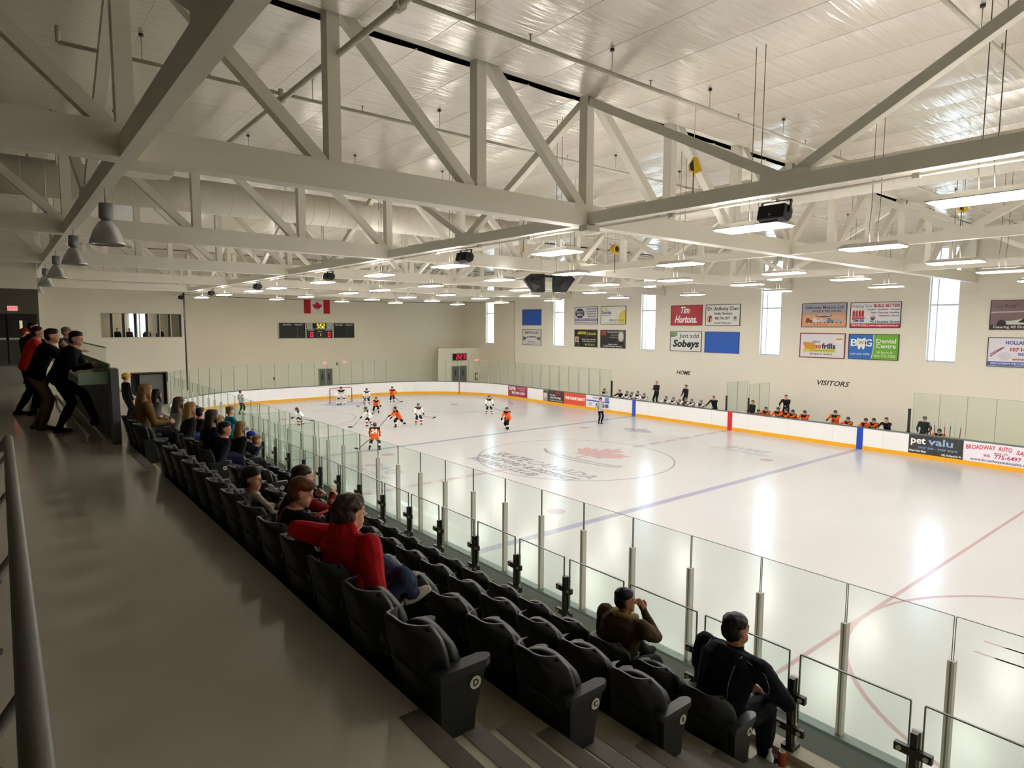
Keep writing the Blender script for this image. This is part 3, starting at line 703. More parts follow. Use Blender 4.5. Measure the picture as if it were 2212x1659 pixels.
def seat_meshes():
    NU, NV = 12, 14
    def shell(w, z0, z1, yf, t, m, topr=.16, botr=.1, wrap=.045):
        vs = []; fs = []
        for side in (0, 1):
            for j in range(NV+1):
                v = j/NV; z = z0+(z1-z0)*v; hw = w
                dt = z1-z; db = z-z0
                if dt < topr: hw = w-topr*.62*(1-math.sqrt(max(0, 1-(1-dt/topr)**2)))
                if db < botr: hw = min(hw, w-botr*.9*(1-math.sqrt(max(0, 1-(1-db/botr)**2))))
                for i in range(NU+1):
                    u = -1+2*i/NU; zz = z-(.03*u*u*(v**3))
                    vs.append((u*hw, yf(v)+(wrap*u*u*(1-.4*v) if wrap < .05 else wrap*(.35+.65*v)*u**4)-(t if side else 0), zz))
        N = (NU+1)*(NV+1)
        for j in range(NV):
            for i in range(NU):
                a = j*(NU+1)+i; fs.append((a, a+1, a+NU+2, a+NU+1)[::-1]); fs.append((a+N, a+N+1, a+N+NU+2, a+N+NU+1))
        edge = [i for i in range(NU+1)]+[j*(NU+1)+NU for j in range(1, NV+1)]+[NV*(NU+1)+i for i in range(NU-1, -1, -1)]+[j*(NU+1) for j in range(NV-1, 0, -1)]
        for k in range(len(edge)):
            a, b = edge[k], edge[(k+1) % len(edge)]; fs.append((a, b, b+N, a+N))
        return MB().add(vs, fs, m, True)
    back = shell(.243, .14, .83, lambda v: .075-.03*v-.13*max(0, v-.25)**1.6, .022, M_seat, .17, .1, .13).mesh('backrest')
    pad = shell(.195, .3, .6, lambda v: .12-.03*v-.07*v*v, .03, M_seatpad, .12, .06, .03).mesh('back_pad')
    # folded seat pan
    pan = shell(.205, .36, .745, lambda v: .235-.06*v, .06, M_seatpad, .13, .05, .015); pan = pan.mesh('seat_pan')
    down = MB(); vs = [] 
    d = shell(.2, 0, .42, lambda v: .03*v, .07, M_seatpad, .12, .05, .02)
    d.v = [(x, .1+z, .44+y) for x, y, z in d.v]; d.f = [f[::-1] for f in d.f]; down = d.mesh('seat_pan')
    arm = MB()
    M = Matrix.Identity(4); pr = [(.02, 0), (.0, .02), (.0, .28), (.02, .315), (.04, .325), (.06, .315), (.08-.02+.02, .28), (.08, .02), (.06, 0)]
    arm.prism([(x-.04, y+.02) for x, y in pr], .585, .625, M_arm)
    arm = arm.mesh('armrest')
    st = MB(); poly = [(.05, .585), (.31, .585), (.285, .5), (.25, .38), (.235, .24), (.225, .19), (.17, .1), (.14, .0), (.02, 0), (.06, .2)]
    n = len(poly); vs = [(-.022, y, z) for y, z in poly]+[(.022, y, z) for y, z in poly]
    st.add(vs, [tuple(range(n)), tuple(range(n, 2*n))[::-1]]+[(i, i+n, (i+1) % n+n, (i+1) % n) for i in range(n)], M_seat)
    st = st.mesh('seat_standard')
    return back, pad, pan, down, arm, st
SM = seat_meshes()
ORD = ['first', 'second', 'third', 'fourth', 'fifth', 'sixth', 'seventh', 'eighth', 'ninth', 'tenth', 'eleventh', 'twelfth', 'thirteenth', 'fourteenth']
ROWN = {'D': 'top row', 'C': 'third row up', 'B': 'second row up', 'A': 'front row'}
OCC = {('n', 'D', i) for i in (2, 4, 5, 6)} | {('n', 'A', i) for i in (0, 2)} | {('f', 'D', 2)} | {('f', 'C', i) for i in (0, 1, 4, 6, 10, 11)} | {('f', 'B', i) for i in (4, 7, 10, 11)} | {('f', 'A', i) for i in (8, 9)}
def seats():
    back, pad, pan, down, arm, st = SM
    white = mat('row_disc_white', 'd8d6cc', .5)
    def end_disc(t, r, xx, side):
        d = MB().tube([(0, 0, 0), (0, 0, .004)], .032, white, 20, smooth=False).build('row_disc', white, t)
        d.matrix_parent_inverse = Matrix.Identity(4); d.rotation_euler = (0, PI/2*side, 0); d.location = (xx+.0005, .245, .52)
        me = text_data(r, .045, .02, 0, 'CENTER', None, .002); me.materials.append(mat('paint_1a1a1a', '1a1a1a'))
        l = meshobj('row_letter', me, d, (0, 0, .005), (0, 0, PI/2 if side > 0 else -PI/2))
    for blk, ystart, cnt in (('n', YN, {'D': 13, 'C': 13, 'B': 13, 'A': 13}), ('f', AIS1, {'D': 3, 'C': 12, 'B': 12, 'A': 12})):
        for r in 'DCBA':
            x, z = ROWX[r]
            for i in range(cnt[r]):
                yc = ystart+.2475+.495*i
                where = ('from the front aisle stair' if blk == 'n' else 'beyond the middle aisle stair')
                lab = 'black folding seat, %s in the %s %s' % (ORD[i], ROWN[r], where)
                t = thing('stadium_seat', lab, 'seat', (x, yc, z), -PI/2, 'black folding seats, '+ROWN[r]+(' near block' if blk == 'n' else ' far block'))
                # local +y faces the ice, local +x points back to the camera side (world -y)
                meshobj('backrest', back, t); meshobj('back_pad', pad, t)
                meshobj('seat_pan', down if (blk, r, i) in OCC else pan, t)
                meshobj('armrest', arm, t, (-.2475, 0, 0)); meshobj('seat_standard', st, t, (-.2475, 0, 0))
                if i == 0:
                    meshobj('armrest', arm, t, (.2475, 0, 0)); meshobj('seat_standard', st, t, (.2475, 0, 0)); end_disc(t, r, .27, 1)
seats()
def guard():
    G = thing('seating_guard', 'waist-high glass guard with dark posts in front of the front row', 'glass guard')
    x = -3.0
    gm = MB(); gm.box((-.006, -.4, 2.95), (.006, .4, 3.525), M_glass)
    gm.box((-.008, -.4, 3.525), (.008, .4, 3.534), M_edge)
    for s in (-1, 1): gm.box((-.008, s*.4-.004, 2.95), (.008, s*.4+.004, 3.525), M_edge)
    gm = gm.mesh('glass_pane')
    lm = MB().box((-.006, -.4, 2.74), (.006, .4, 2.945), M_glass).mesh('glass_pane')
    post = MB(); post.box((-.05, -.022, 2.72), (.0, .022, 3.32), M_post); post.box((.0, -.03, 2.73), (.03, .03, 3.32), M_alu); post.box((-.07, -.05, 2.72), (.05, .05, 2.75), M_post); post = post.mesh('guard_post')
    cl = MB(); cl.box((-.06, -.12, -.03), (-.02, .12, .03), M_post)
    for s in (-1, 1): cl.tube([(-.075, s*.085, 0), (-.055, s*.085, 0)], .018, M_alu, 8)
    cl = cl.mesh('glass_clamp')
    for k in range(-2, 26):
        y = -18.7+.89*k
        meshobj('guard_post', post, G, (x, y, 0))
        for z in (3.18, 2.9): meshobj('glass_clamp', cl, G, (x, y, z))
        meshobj('glass_pane', gm, G, (x, y+.445, 0)); meshobj('glass_pane', lm, G, (x, y+.445, 0))
guard()
# ------------------------------------------------------------------ concourse things
def concourse():
    rm = mat('painted_grey_rail', '6d6a64', .4)
    t = thing('handrail', 'thick grey tubular handrail along the left of the concourse', 'handrail')
    MB().tube([(-7.89, -23.5, 5.3), (-7.89, -15.05, 5.3), (-7.9, -14.95, 5.27), (-7.95, -14.92, 5.2)], .03, rm, 16).build('rail_tube', rm, t)
    for y in (-15.6, -16.8, -18.0, -19.2):
        MB().tube([(-7.89, y, 5.28), (-8.02, y, 5.1), (-8.02, y, 4.38)], .018, rm, 10).build('rail_post', rm, t)
        MB().tube([(-8.02, y, 4.385), (-8.02, y, 4.4)], .045, rm, 12).build('base_plate', rm, t)
    # glass leaning counter with grey screen
    gg = mat('frosted_green_glass', '9cc6ae', .25, spec=.6); gp = mat('grey_screen_panel', '66686a', .5, noise=(4, .04))
    C = thing('standing_counter', 'green edged glass leaning counter on a grey screen wall', 'counter')
    MB().box((-6.7, -9.75, 4.4), (-6.62, -3.0, 5.3), gp).build('screen_panel', gp, C)
    MB().box((-6.66, -10.2, 4.385), (-6.56, -9.8, 5.5), gp).build('end_post', gp, C)
    MB().box((-7.0, -9.85, 5.33), (-6.7, -3.0, 5.36), mat('counter_top', 'cfcdb6', .3)).build('counter_top', MATS['counter_top'], C)
    MB().box((-7.03, -9.87, 5.26), (-6.62, -9.85, 5.44), gg).build('glass_apron', gg, C); MB().box((-6.64, -9.86, 5.3), (-6.62, -3.0, 5.56), gg).build('glass_apron', gg, C)
    for y0 in (-9.7, -8.05, -6.4, -4.75): MB().box((-6.66, y0, 5.36), (-6.645, y0+1.6, 5.8), gg if False else M_glass).build('glass_pane', M_glass, C)
    MB().box((-6.67, -9.7, 5.795), (-6.635, -3.05, 5.81), gg).build('pane_cap', gg, C)
    fr = MB().tube([(-6.95, -9.8, 4.5), (-6.95, -3.1, 4.5)], .025, M_alu, 8); fr.build('foot_rail', M_alu, C)
    for y in (-9.7, -6.4, -3.2): MB().tube([(-6.95, y, 4.38), (-6.95, y, 4.5)], .02, M_alu, 8).build('rail_foot', M_alu, C)
concourse()
# ------------------------------------------------------------------ wall signs
def sign(label, M, w, h, bg, frame='2b2b2b', fw=.03):
    t = thing('wall_sign', label, 'sign', M=M)
    MB().box((-w/2, -h/2, 0), (w/2, h/2, .03), mat('signface_'+bg, bg, .3)).build('sign_face', MATS['signface_'+bg], t)
    f = MB(); fm = mat('signframe_'+frame, frame, .4)
    f.box((-w/2-fw, -h/2-fw, 0), (w/2+fw, -h/2, .05), fm); f.box((-w/2-fw, h/2, 0), (w/2+fw, h/2+fw, .05), fm)
    f.box((-w/2-fw, -h/2, 0), (-w/2, h/2, .05), fm); f.box((w/2, -h/2, 0), (w/2+fw, h/2, .05), fm)
    f.build('sign_frame', fm, t)
    return t
def T(t, s, u, v, size, col, width=None, bold=.02, shear=0, align='CENTER', w=.036, rot=0): return lettering(t, s, u, v, size, col, w, bold, shear, align, width, rot=rot)
def S(t, poly, col, name='emblem', w=.031, d=.003): return shape(t, name, poly, col, w, d)
def wall_signs():
    W, H = 2.55, 1.36; ZU, ZL = 7.0, 5.15
    sign('plain blue sign farthest along the wall, upper row', on_right(22.8, 6.94), W, H, '2358bd')
    t = sign('white sign with grey lettering below the far plain blue sign', on_right(22.8, 5.15), W, H, 'dcdcdc')
    T(t, 'SMITH & SON', 0, .4, .3, '5a5a5a', 1.9); T(t, 'AUTOMOTIVE', 0, .02, .2, '3c3c3c', 1.3); T(t, '905.775.1234', 0, -.42, .17, '777777', 1.0); T(t, 'www', 0, -.58, .1, '888888', 1.8)
    S(t, [(-1.15, .05), (-.7, -.02), (-.7, -.12), (-1.0, -.3), (-1.2, -.25)], '6a6a6a'); S(t, [(1.15, .05), (.7, -.02), (.7, -.12), (1.0, -.3), (1.2, -.25)], '6a6a6a')
    t = sign('white inn sign with a purple octagon', on_right(15.93, 7.04), W, H, 'e4e3e6')
    S(t, ell(-.72, .18, .55, .42, 8, PI/8, 2*PI+PI/8)[:8], '3d3d80'); T(t, 'BRADFORD', -.72, .3, .17, 'd9d48a', .85, w=.038); T(t, 'INN', -.72, .05, .3, 'f0e69a', .6, w=.038)
    for k, s in enumerate(('INDOOR POOL & WHIRLPOOL', 'JACUZZI SUITES', 'MEETING ROOMS', 'TEAMS WELCOME')): T(t, s, .62, .52-.2*k, .13, '4c4c5c', 1.2-.1*k)
    S(t, rect(0, -.34, 2.5, .17), '41416f', 'colour_band'); T(t, 'www.bradfordinn.com  905.855.4300', 0, -.34, .12, 'f0f0f0', 2.4, w=.038); T(t, '10 Single & Meeting Rooms  in Bradford', 0, -.55, .11, '6a6a78', 2.3)
    t = sign('white sign with a yellow half sun', on_right(12.97, 7.03), W, H, 'ebebe6')
    S(t, ell(1.27, -.3, .72, .68, 16, PI/2, PI*1.14)+[(1.27, -.66)], 'e8d75c'); S(t, ell(-.72, .48, .1, .1), 'e3c93a')
    for k in range(5):
        a = PI*.55+k*.32; S(t, [(1.2+.85*math.cos(a-.05), -.3+.85*math.sin(a-.05)), (1.2+1.05*math.cos(a), -.3+1.05*math.sin(a)), (1.2+.85*math.cos(a+.05), -.3+.85*math.sin(a+.05))], 'efe49a')
    T(t, 'Sunrise', -.7, .22, .36, '3a3560', 1.0, .02); T(t, 'FAMILY DENTISTRY', -.68, .0, .1, '9b8fa8', 1.0); T(t, '(905) 853-7210', .35, -.4, .2, '8b8790', 1.5); T(t, 'www.sunrisedental.ca', .1, -.59, .11, '8f8f8f', 2.2)
    t = sign('black sign with yellow heading and a small portrait', on_right(15.93, 5.18), W, H, '2b2928')
    T(t, 'eSIGNS', -.45, .42, .32, 'e6e040', 1.0, .03); T(t, 'Canada', .62, .38, .3, 'd8d24a', 1.0); T(t, 'Print', .1, .18, .16, 'b03038', .3); S(t, rect(-1.03, -.22, .42, .68), 'c9b9b0', 'portrait'); S(t, ell(-1.03, -.12, .11, .16), 'a07058', 'portrait', .035); S(t, rect(-1.03, -.45, .34, .22), '333333', 'portrait', .035)
    T(t, 'Thank you to our many clients', .35, -.08, .13, 'f0f0f0', 1.6); T(t, 'proudly working in your area!', .35, -.24, .13, 'f0f0f0', 1.5); T(t, '905 775-4113', .45, -.53, .22, 'd8c840', 1.1)
    t = sign('black sign with a large black and white portrait', on_right(12.97, 5.17), W, H, '2e2d2e')
    S(t, rect(-.95, .47, .5, .36), 'a83a3a'); T(t, 'Kathy Knowhow', .0, .55, .2, 'cfcfcf', 1.1); T(t, '1.855.123.2715', .25, .3, .14, 'a0a0a0', .9); T(t, 'kathy@homes.ca', .2, .14, .11, 'a0a0a0', 1.1)
    S(t, rect(.88, .12, .66, 1.1), '6c6b6c', 'portrait'); S(t, ell(.86, .2, .27, .4), 'c9c6c0', 'portrait', .035); S(t, ell(.87, .22, .16, .24), 'ded8d2', 'portrait', .038); S(t, [(.56, -.42), (1.2, -.42), (1.1, -.15), (.88, -.22), (.66, -.14)], '1c1c1c', 'portrait', .04)
    T(t, 'A name to follow', .0, -.42, .13, 'e0e0e0', 1.0); T(t, 'THE BEST Real Estate Experience', .0, -.58, .13, 'f0f0f0', 2.0)
    t = sign('red sign with white script lettering', on_right(6.13, 6.96), W, H, 'bb1f2e', '8a1a22')
    T(t, 'Tim', -.15, .35, .62, 'ffffff', .75, .035, .35); T(t, 'Hortons.', -.05, -.3, .68, 'ffffff', 1.85, .035, .35)
    t = sign('white dentist sign with black lettering, upper row', on_right(3.25, 6.95), W, H, 'eceae8')
    T(t, 'Dr. Anthony Chan', 0, .42, .36, '1d1d1d', 2.3, .012); T(t, 'Family Dentistry', .05, .1, .22, '2a2a2a', 1.4); T(t, '905 775-7377', .0, -.22, .27, '1d1d1d', 1.15, .02); T(t, 'www.DrChan.com', 0, -.52, .16, '2a2a2a', 1.3)
    S(t, ell(-.98, -.25, .2, .24), 'd09a40'); S(t, ell(-.98, -.25, .13, .17), 'ede9e6', 'emblem', .035); S(t, ell(-.9, -.12, .1, .1), 'a83a3a', 'emblem', .038); S(t, rect(-.98, -.3, .1, .3), '1f1f1f', 'emblem', .039); S(t, ell(.95, -.22, .17, .19), 'cfcfd4'); S(t, leaf(.95, -.22, .14), '6b6b74', 'emblem', .035)
    t = sign('white grocery sign with dark green lettering', on_right(6.13, 5.14), W, H, 'e9ebe8')
    T(t, 'Just add', .3, .38, .44, '39463f', 1.6, .005); T(t, 'Sobeys', .0, -.18, .68, '1f2b26', 2.2, .04, .2); S(t, [(-1.25, .64), (-.7, .62), (-.72, .4), (-.95, .3), (-1.25, .28)], '5f8a5c'); S(t, [(-1.2, .5), (-.75, .55), (-.9, .42)], 'a9c6a4', 'emblem', .035)
    sign('plain blue sign in the lower row beside the dark green lettering', on_right(3.25, 5.13), W, H, '2460c4', '1f3f86')
    t = sign('tan sign with a row of trucks', on_right(-3.45, 6.88), W, H, 'e3a878')
    S(t, rect(0, .38, 2.54, .58), 'a9a9b8', 'colour_band'); S(t, rect(0, .08, 2.54, .16), 'c79e8c', 'colour_band', .0315)
    T(t, 'Galloway Motors Ltd', 0, .45, .27, '38343c', 2.2, .01); T(t, 'TRUCK & TIRE CENTRE', .15, .22, .16, '5b3d44', 1.7); S(t, ell(0, -.02, .48, .1), '3a3a3c'); T(t, 'FREIGHTLINER', 0, -.02, .12, 'f0f0f0', .8, w=.038)
    for k, (u, c) in enumerate(((-.85, '8c4a3e'), (-.45, 'e3e0de'), (-.05, 'cfcdd0'), (.4, '5b93b4'), (.88, 'a9bac6'))):
        S(t, [(u-.2, -.42), (u+.2, -.42), (u+.2, -.28), (u+.05, -.27), (u, -.17), (u-.17, -.17)], c, 'truck_picture', .035)
        for e in (-.12, .12): S(t, ell(u+e, -.43, .04, .04, 10), '222222', 'truck_picture', .039)
    T(t, 'SERVICE', -.2, -.56, .12, 'c27a6a', .9)
    t = sign('white building supply sign with a red house logo', on_right(-6.25, 6.86), W, H, 'e8e5ea')
    T(t, 'Helping You', -.72, .5, .22, '77737d', 1.05, .0); T(t, 'BUILD BETTER!', .58, .5, .24, 'b3303e', 1.3, .03)
    for k, s in enumerate(('Lumber - Insulation - Drywall', 'Paint - Flooring - Roofing', 'Windows - Doors')): T(t, s, (.42, .5, .72)[k], .3-.17*k, .13, '55505a', (1.6, 1.45, 1.0)[k])
    for k in range(4): S(t, [(-1.18+.16*k, -.1), (-1.05+.16*k, -.1), (-1.05+.16*k, .2+.0*k), (-1.1+.16*k, .3), (-1.18+.16*k, .2)], 'c0303c')
    S(t, rect(-.86, -.17, .66, .09), 'c0303c'); T(t, 'TIM-BR', -.86, -.32, .2, '28306a', .66, .03, w=.038); S(t, ell(-.1, -.16, .12, .13), '50466e'); S(t, ell(-.1, -.1, .11, .06), 'c39a8a', 'emblem', .035); T(t, '90 Dissette Street', .52, -.37, .17, '33305c', 1.5, .02)
    S(t, rect(0, -.57, 2.54, .22), 'bb3340', 'colour_band'); T(t, '905-775-3362 | www.dodgetimbrmarts.ca', 0, -.57, .15, 'f4e8ea', 2.4, w=.038)
    t = sign('white grocery sign with bananas and a red frame', on_right(-3.43, 5.1), W, H, 'e9e5e9', '8e2f34', .05)
    S(t, rect(-.15, -.3, 1.9, .2), 'd8d64a', 'colour_band')
    for k in range(4): S(t, ell(-.75+.03*k, .12-.08*k, .38, .12, 12, PI*.75, PI*2.0), 'd9963a', 'banana_picture', .035+.001*k)
    T(t, "John's", -.35, .22, .17, '4a4446', .45); T(t, 'no', -.25, -.04, .42, 'b5303c', .42, .035); T(t, 'frills', .4, -.04, .42, '26242a', .8, .035); T(t, 'LOWER FOOD PRICES', -.0, -.3, .1, 'a8a23a', 1.4, w=.038); T(t, '305 Barrie St.  Bradford', -.05, -.5, .14, '3c3a3e', 1.3); S(t, [(.75, .2), (1.15, .14), (1.2, .6), (.78, .62)], 'f1eef0'); S(t, ell(.97, .4, .17, .07), 'd59a50', 'emblem', .035); S(t, ell(.97, .48, .13, .07), 'e9e2c8', 'emblem', .036)
    t = sign('blue and green dental sign with a tooth logo', on_right(-6.24, 5.1), W, H, '74b237')
    S(t, [(-1.275, -.68), (-.08, -.68), (.0, -.2), (.03, .2), (-.02, .68), (-1.275, .68)], '2c6fc0', 'colour_band'); S(t, [(-.08, -.68), (-.05, -.68), (.03, -.2), (.06, .2), (.01, .68), (-.02, .68), (.03, .2), (.0, -.2)], 'ecf3ea', 'colour_band', .035)
    T(t, 'B', -1.02, .2, .56, 'ffffff', .36, .02, w=.038); T(t, 'G', -.24, .2, .56, 'ffffff', .38, .02, w=.038); S(t, [(-.85, .48), (-.62, .42), (-.4, .5), (-.36, .2), (-.46, -.15), (-.54, -.15), (-.61, .05), (-.68, -.15), (-.76, -.15), (-.88, .2)], 'f4f6f4', 'tooth_emblem', .037); T(t, 'W', -.62, .22, .3, '6fa83c', .32, .02, w=.042)
    T(t, 'Love your smile', -.68, -.4, .17, 'dfe9f8', 1.05, .01, w=.038); T(t, 'Dental', .66, .32, .33, 'e9f3dc', 1.0, .02); T(t, 'Centre', .66, .05, .33, 'e9f3dc', 1.0, .02); T(t, '88 Barrie St', .62, -.3, .17, 'cfe3b4', .8); T(t, '905.775.7005', .62, -.5, .2, 'cfe3b4', 1.1)
    t = sign('brown photographic sign cut by the right edge of the picture, upper row', on_right(-12.8, 6.8), W, H, '7d6465')
    S(t, rect(0, -.57, 2.54, .2), '2a2426', 'colour_band'); T(t, 'Catering All Occasions', -.3, -.57, .17, 'e6dede', 1.7, w=.038); S(t, [(-1.27, .1), (.4, .14), (.4, .2), (-1.27, .16)], 'c8b8b4', 'photo_detail', .035); S(t, [(-.9, -.45), (.6, -.45), (.6, -.1), (.1, -.15), (-.3, -.25), (-.7, -.3)], 'd6d8cc', 'photo_detail', .035); S(t, [(-.2, -.35), (.9, -.4), (.9, .6), (.5, .6), (.45, .1), (.1, -.1)], '1d181c', 'photo_detail', .038); S(t, ell(-.82, -.4, .18, .16), '1d181c', 'photo_detail', .038); T(t, '1st Reef', -.7, .42, .24, '5a4a4a', .8)
    t = sign('white sign with blue and red lettering cut by the right edge, lower row', on_right(-12.8, 5.02), W, H, 'ebe6f0')
    T(t, 'HOLLAND STREET', .25, .45, .24, '4450a8', 1.7, .03); T(t, '107 Holland St', .3, .12, .24, 'b23a4a', 1.45, .03); T(t, '905.775', .35, -.1, .2, '4450a8', .9); T(t, 'www.Holland.ca', .4, -.33, .2, 'b8404c', 1.4); S(t, rect(0, -.56, 2.54, .2), '4b62b0', 'colour_band'); T(t, 'NEW PATIENTS WELCOME | ALL INSURANCE', 0, -.56, .12, 'e8e8f8', 2.3, w=.038)
    S(t, [(-1.2, -.2), (-1.17, -.24), (-.62, .22), (-.65, .26)], 'a8454e'); S(t, [(-1.2, -.1), (-1.18, -.13), (-.7, .2), (-.73, .23)], '5c5c78'); S(t, ell(-.6, -.2, .25, .2), 'd9d7dd')
    # wall lettering
    for s, y, wd_, lab in (('HOME', 6.28, 1.2, 'dark italic home lettering on the wall above the bench'), ('VISITORS', -4.1, 1.85, 'dark italic visitors lettering on the wall above the bench')):
        t = thing('wall_lettering', lab, 'lettering', M=on_right(y, 2.9)); n = len(s); ch_w = wd_/n
        lettering(t, s, 0, 0, .4, '3a3434', .003, .02, .3, 'CENTER', wd_, depth=.006)
wall_signs()

def seven(ch):
    segs = {'0': 'abcdef', '1': 'bc', '2': 'abged', '3': 'abgcd', '5': 'afgcd', '7': 'abc', '8': 'abcdefg', '6': 'afgedc'}[ch]
    return segs
def digit(par, ch, u, v, h, col, w_=.02):
    g = MB(); W = h*.5; t = h*.11; m = mat('led_'+col, col, .4, emit=1.3, emitcol=col)
    P = {'a': rect(0, h/2, W, t), 'g': rect(0, 0, W, t), 'd': rect(0, -h/2, W, t), 'b': rect(W/2, h/4, t, h/2), 'c': rect(W/2, -h/4, t, h/2), 'f': rect(-W/2, h/4, t, h/2), 'e': rect(-W/2, -h/4, t, h/2)}
    for s in seven(ch): g.prism([(x+u, y+v) for x, y in P[s]], 0, .01, m)
    return g.build('led_digit', m, par, (0, 0, w_))
def scoreboard():
    t = thing('scoreboard', 'black electronic scoreboard on the end wall under the flag', 'scoreboard', M=on_end(14.25, 5.62, 33.99))
    bk = mat('scoreboard_black', '0f1512', .5); al = mat('scoreboard_trim', 'd5d6d2', .4)
    for u0, u1, n in ((-3.45, -1.15, 'side_panel'), (-1.05, 1.35, 'centre_panel'), (1.45, 3.45, 'side_panel')):
        MB().box((u0, -.62, 0), (u1, .7, .1), bk).build(n, bk, t)
        f = MB()
        for a, b in (((u0-.04, -.66), (u1+.04, -.62)), ((u0-.04, .7), (u1+.04, .73)), ((u0-.04, -.62), (u0, .7)), ((u1, -.62), (u1+.04, .7))): f.box((a[0], a[1], 0), (b[0], b[1], .12), al)
        f.build('panel_trim', al, t)
    for u in (-2.75, 1.98): lettering(t, 'PLAYER', u, .54, .2, 'dcdcdc', .105, width=.7)
    for u in (-1.72, 2.98): lettering(t, 'PENALTY', u, .54, .2, 'dcdcdc', .105, width=.72)
    for u in (-1.85, 2.72):
        for v in (.25, .08, -.25, -.45): lettering(t, ':', u, v, .2, 'cfcfcf', .105)
    MB().box((-.42, .2, .1), (.75, .7, .115), mat('clock_window', '120f06', .4)).build('clock_window', MATS['clock_window'], t)
    for ch, u in (('5', .0), ('5', .3), ('2', .54)): digit(t, ch, u, .45, .34, 'ffe23a', .12)
    for v in (.35, .53): shape(t, 'led_dot', rect(.15, v, .04, .05), 'ffe23a', .12, .01, emit=2)
    for u in (-.75, 1.05):
        shape(t, 'sponsor_plate', rect(u, .45, .5, .46), 'c9cdc9', .1, .01)
        lettering(t, 'ARENA', u, .52, .13, '6c7370', .112, width=.38); lettering(t, 'SIGN', u, .36, .11, '8a8f8d', .112, width=.36)
    MB().box((-1.04, .15, .1), (1.34, .2, .125), al).build('panel_trim', al, t)
    lettering(t, 'HOME', -.65, .06, .17, 'd6d6d6', .105, width=.5); lettering(t, 'GUEST', .98, .06, .17, 'd6d6d6', .105, width=.56); lettering(t, 'PERIOD', .18, -.05, .11, 'd6d6d6', .105, width=.42)
    digit(t, '0', -.58, -.32, .38, 'ff2845', .12); digit(t, '0', 1.02, -.32, .38, 'ff2845', .12); digit(t, '1', .18, -.34, .24, 'ffe23a', .12)
    f = thing('flag', 'red and white national flag with a maple leaf hung on the end wall', 'flag', M=on_end(14.25, 7.78, 33.985))
    for nm, u, w_, c in (('red_bar', -.88, .6, 'c21f2c'), ('white_field', 0, 1.16, 'efe9ea'), ('red_bar', .88, .6, 'c21f2c')):
        vs = []; n = 8; b = MB()
        for j in (0, 1):
            for i in range(n+1): x = u-w_/2+w_*i/n; vs.append((x, (-.62 if j == 0 else .62), .02+.012*math.sin(x*5)))
        b.add(vs, [(i, i+1, i+n+2, i+n+1) for i in range(n)], mat('flag_'+c, c, .8), True); b.build(nm, MATS['flag_'+c], f)
    shape(f, 'maple_leaf', leaf(0, -.07, .56, .55), 'c21f2c', .04)
    # red clock on the corner room
    t = thing('digital_clock', 'red digital clock on the corner room above its double door', 'clock', M=on_end(27.3, 3.1, 30.79))
    MB().box((-.8, -.33, 0), (.8, .33, .1), mat('clock_case', '12090a', .4)).build('clock_case', MATS['clock_case'], t)
    for ch, u in (('2', -.3), ('2', .12), ('3', .5)): digit(t, ch, u, 0, .42, 'ff1f48', .105)
    for v in (-.1, .1): shape(t, 'led_dot', rect(-.09, v, .06, .07), 'ff1f48', .105, .01, emit=2)
    shape(t, 'led_glow_plate', rect(.15, 0, 1.15, .58), '3c0812', .1, .004)
    dg = mat('grey_steel_door', '6e706b', .5); fr = mat('door_frame_pale', 'c9c4b4', .5)
    def doubledoor(nm, x0, x1, y, ztop, z0=-.06):
        d = thing(nm, None, None, (0, 0, 0), kind='structure'); xm = (x0+x1)/2
        for a, b in ((x0, xm-.02), (xm+.02, x1)):
            MB().box((a, y-.05, z0), (b, y, ztop), dg).build('door_leaf', dg, d)
            MB().box(((a+b)/2-.08, y-.055, 1.2), ((a+b)/2+.08, y-.05, 1.8), mat('door_window', '3f4643', .2)).build('door_window', MATS['door_window'], d)
        f = MB(); f.box((x0-.08, y-.08, z0), (x0, y+.01, ztop+.08), fr); f.box((x1, y-.08, z0), (x1+.08, y+.01, ztop+.08), fr); f.box((x0, y-.08, ztop), (x1, y+.01, ztop+.08), fr); f.box((xm-.03, y-.08, z0), (xm+.03, y+.01, ztop), fr)
        f.build('door_frame', fr, d)
    doubledoor('door_5', 14.3, 15.5, 34.0, 2.2); doubledoor('door_6', 26.4, 28.1, 30.8, 2.18)
    # dark doorway at the left of the end wall
    d = thing('door_7', None, None, (0, 0, 0), kind='structure'); br = mat('brown_door_jamb', '5b4436', .5)
    b = MB(); b.box((-.35, 34.02, 2.4), (2.15, 34.28, 2.5), br); b.box((2.05, 33.97, -.06), (2.17, 34.28, 2.42), br); b.build('door_frame', br, d)
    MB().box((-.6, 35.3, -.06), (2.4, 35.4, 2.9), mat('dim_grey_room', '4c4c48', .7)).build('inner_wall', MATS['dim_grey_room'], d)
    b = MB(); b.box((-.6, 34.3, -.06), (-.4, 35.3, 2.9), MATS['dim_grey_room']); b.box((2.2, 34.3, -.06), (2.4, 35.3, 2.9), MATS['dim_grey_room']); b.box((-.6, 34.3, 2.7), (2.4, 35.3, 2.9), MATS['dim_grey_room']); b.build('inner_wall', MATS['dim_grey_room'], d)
    MB().box((.3, 34.4, -.06), (1.9, 34.46, 2.3), dg).build('door_leaf', dg, d)
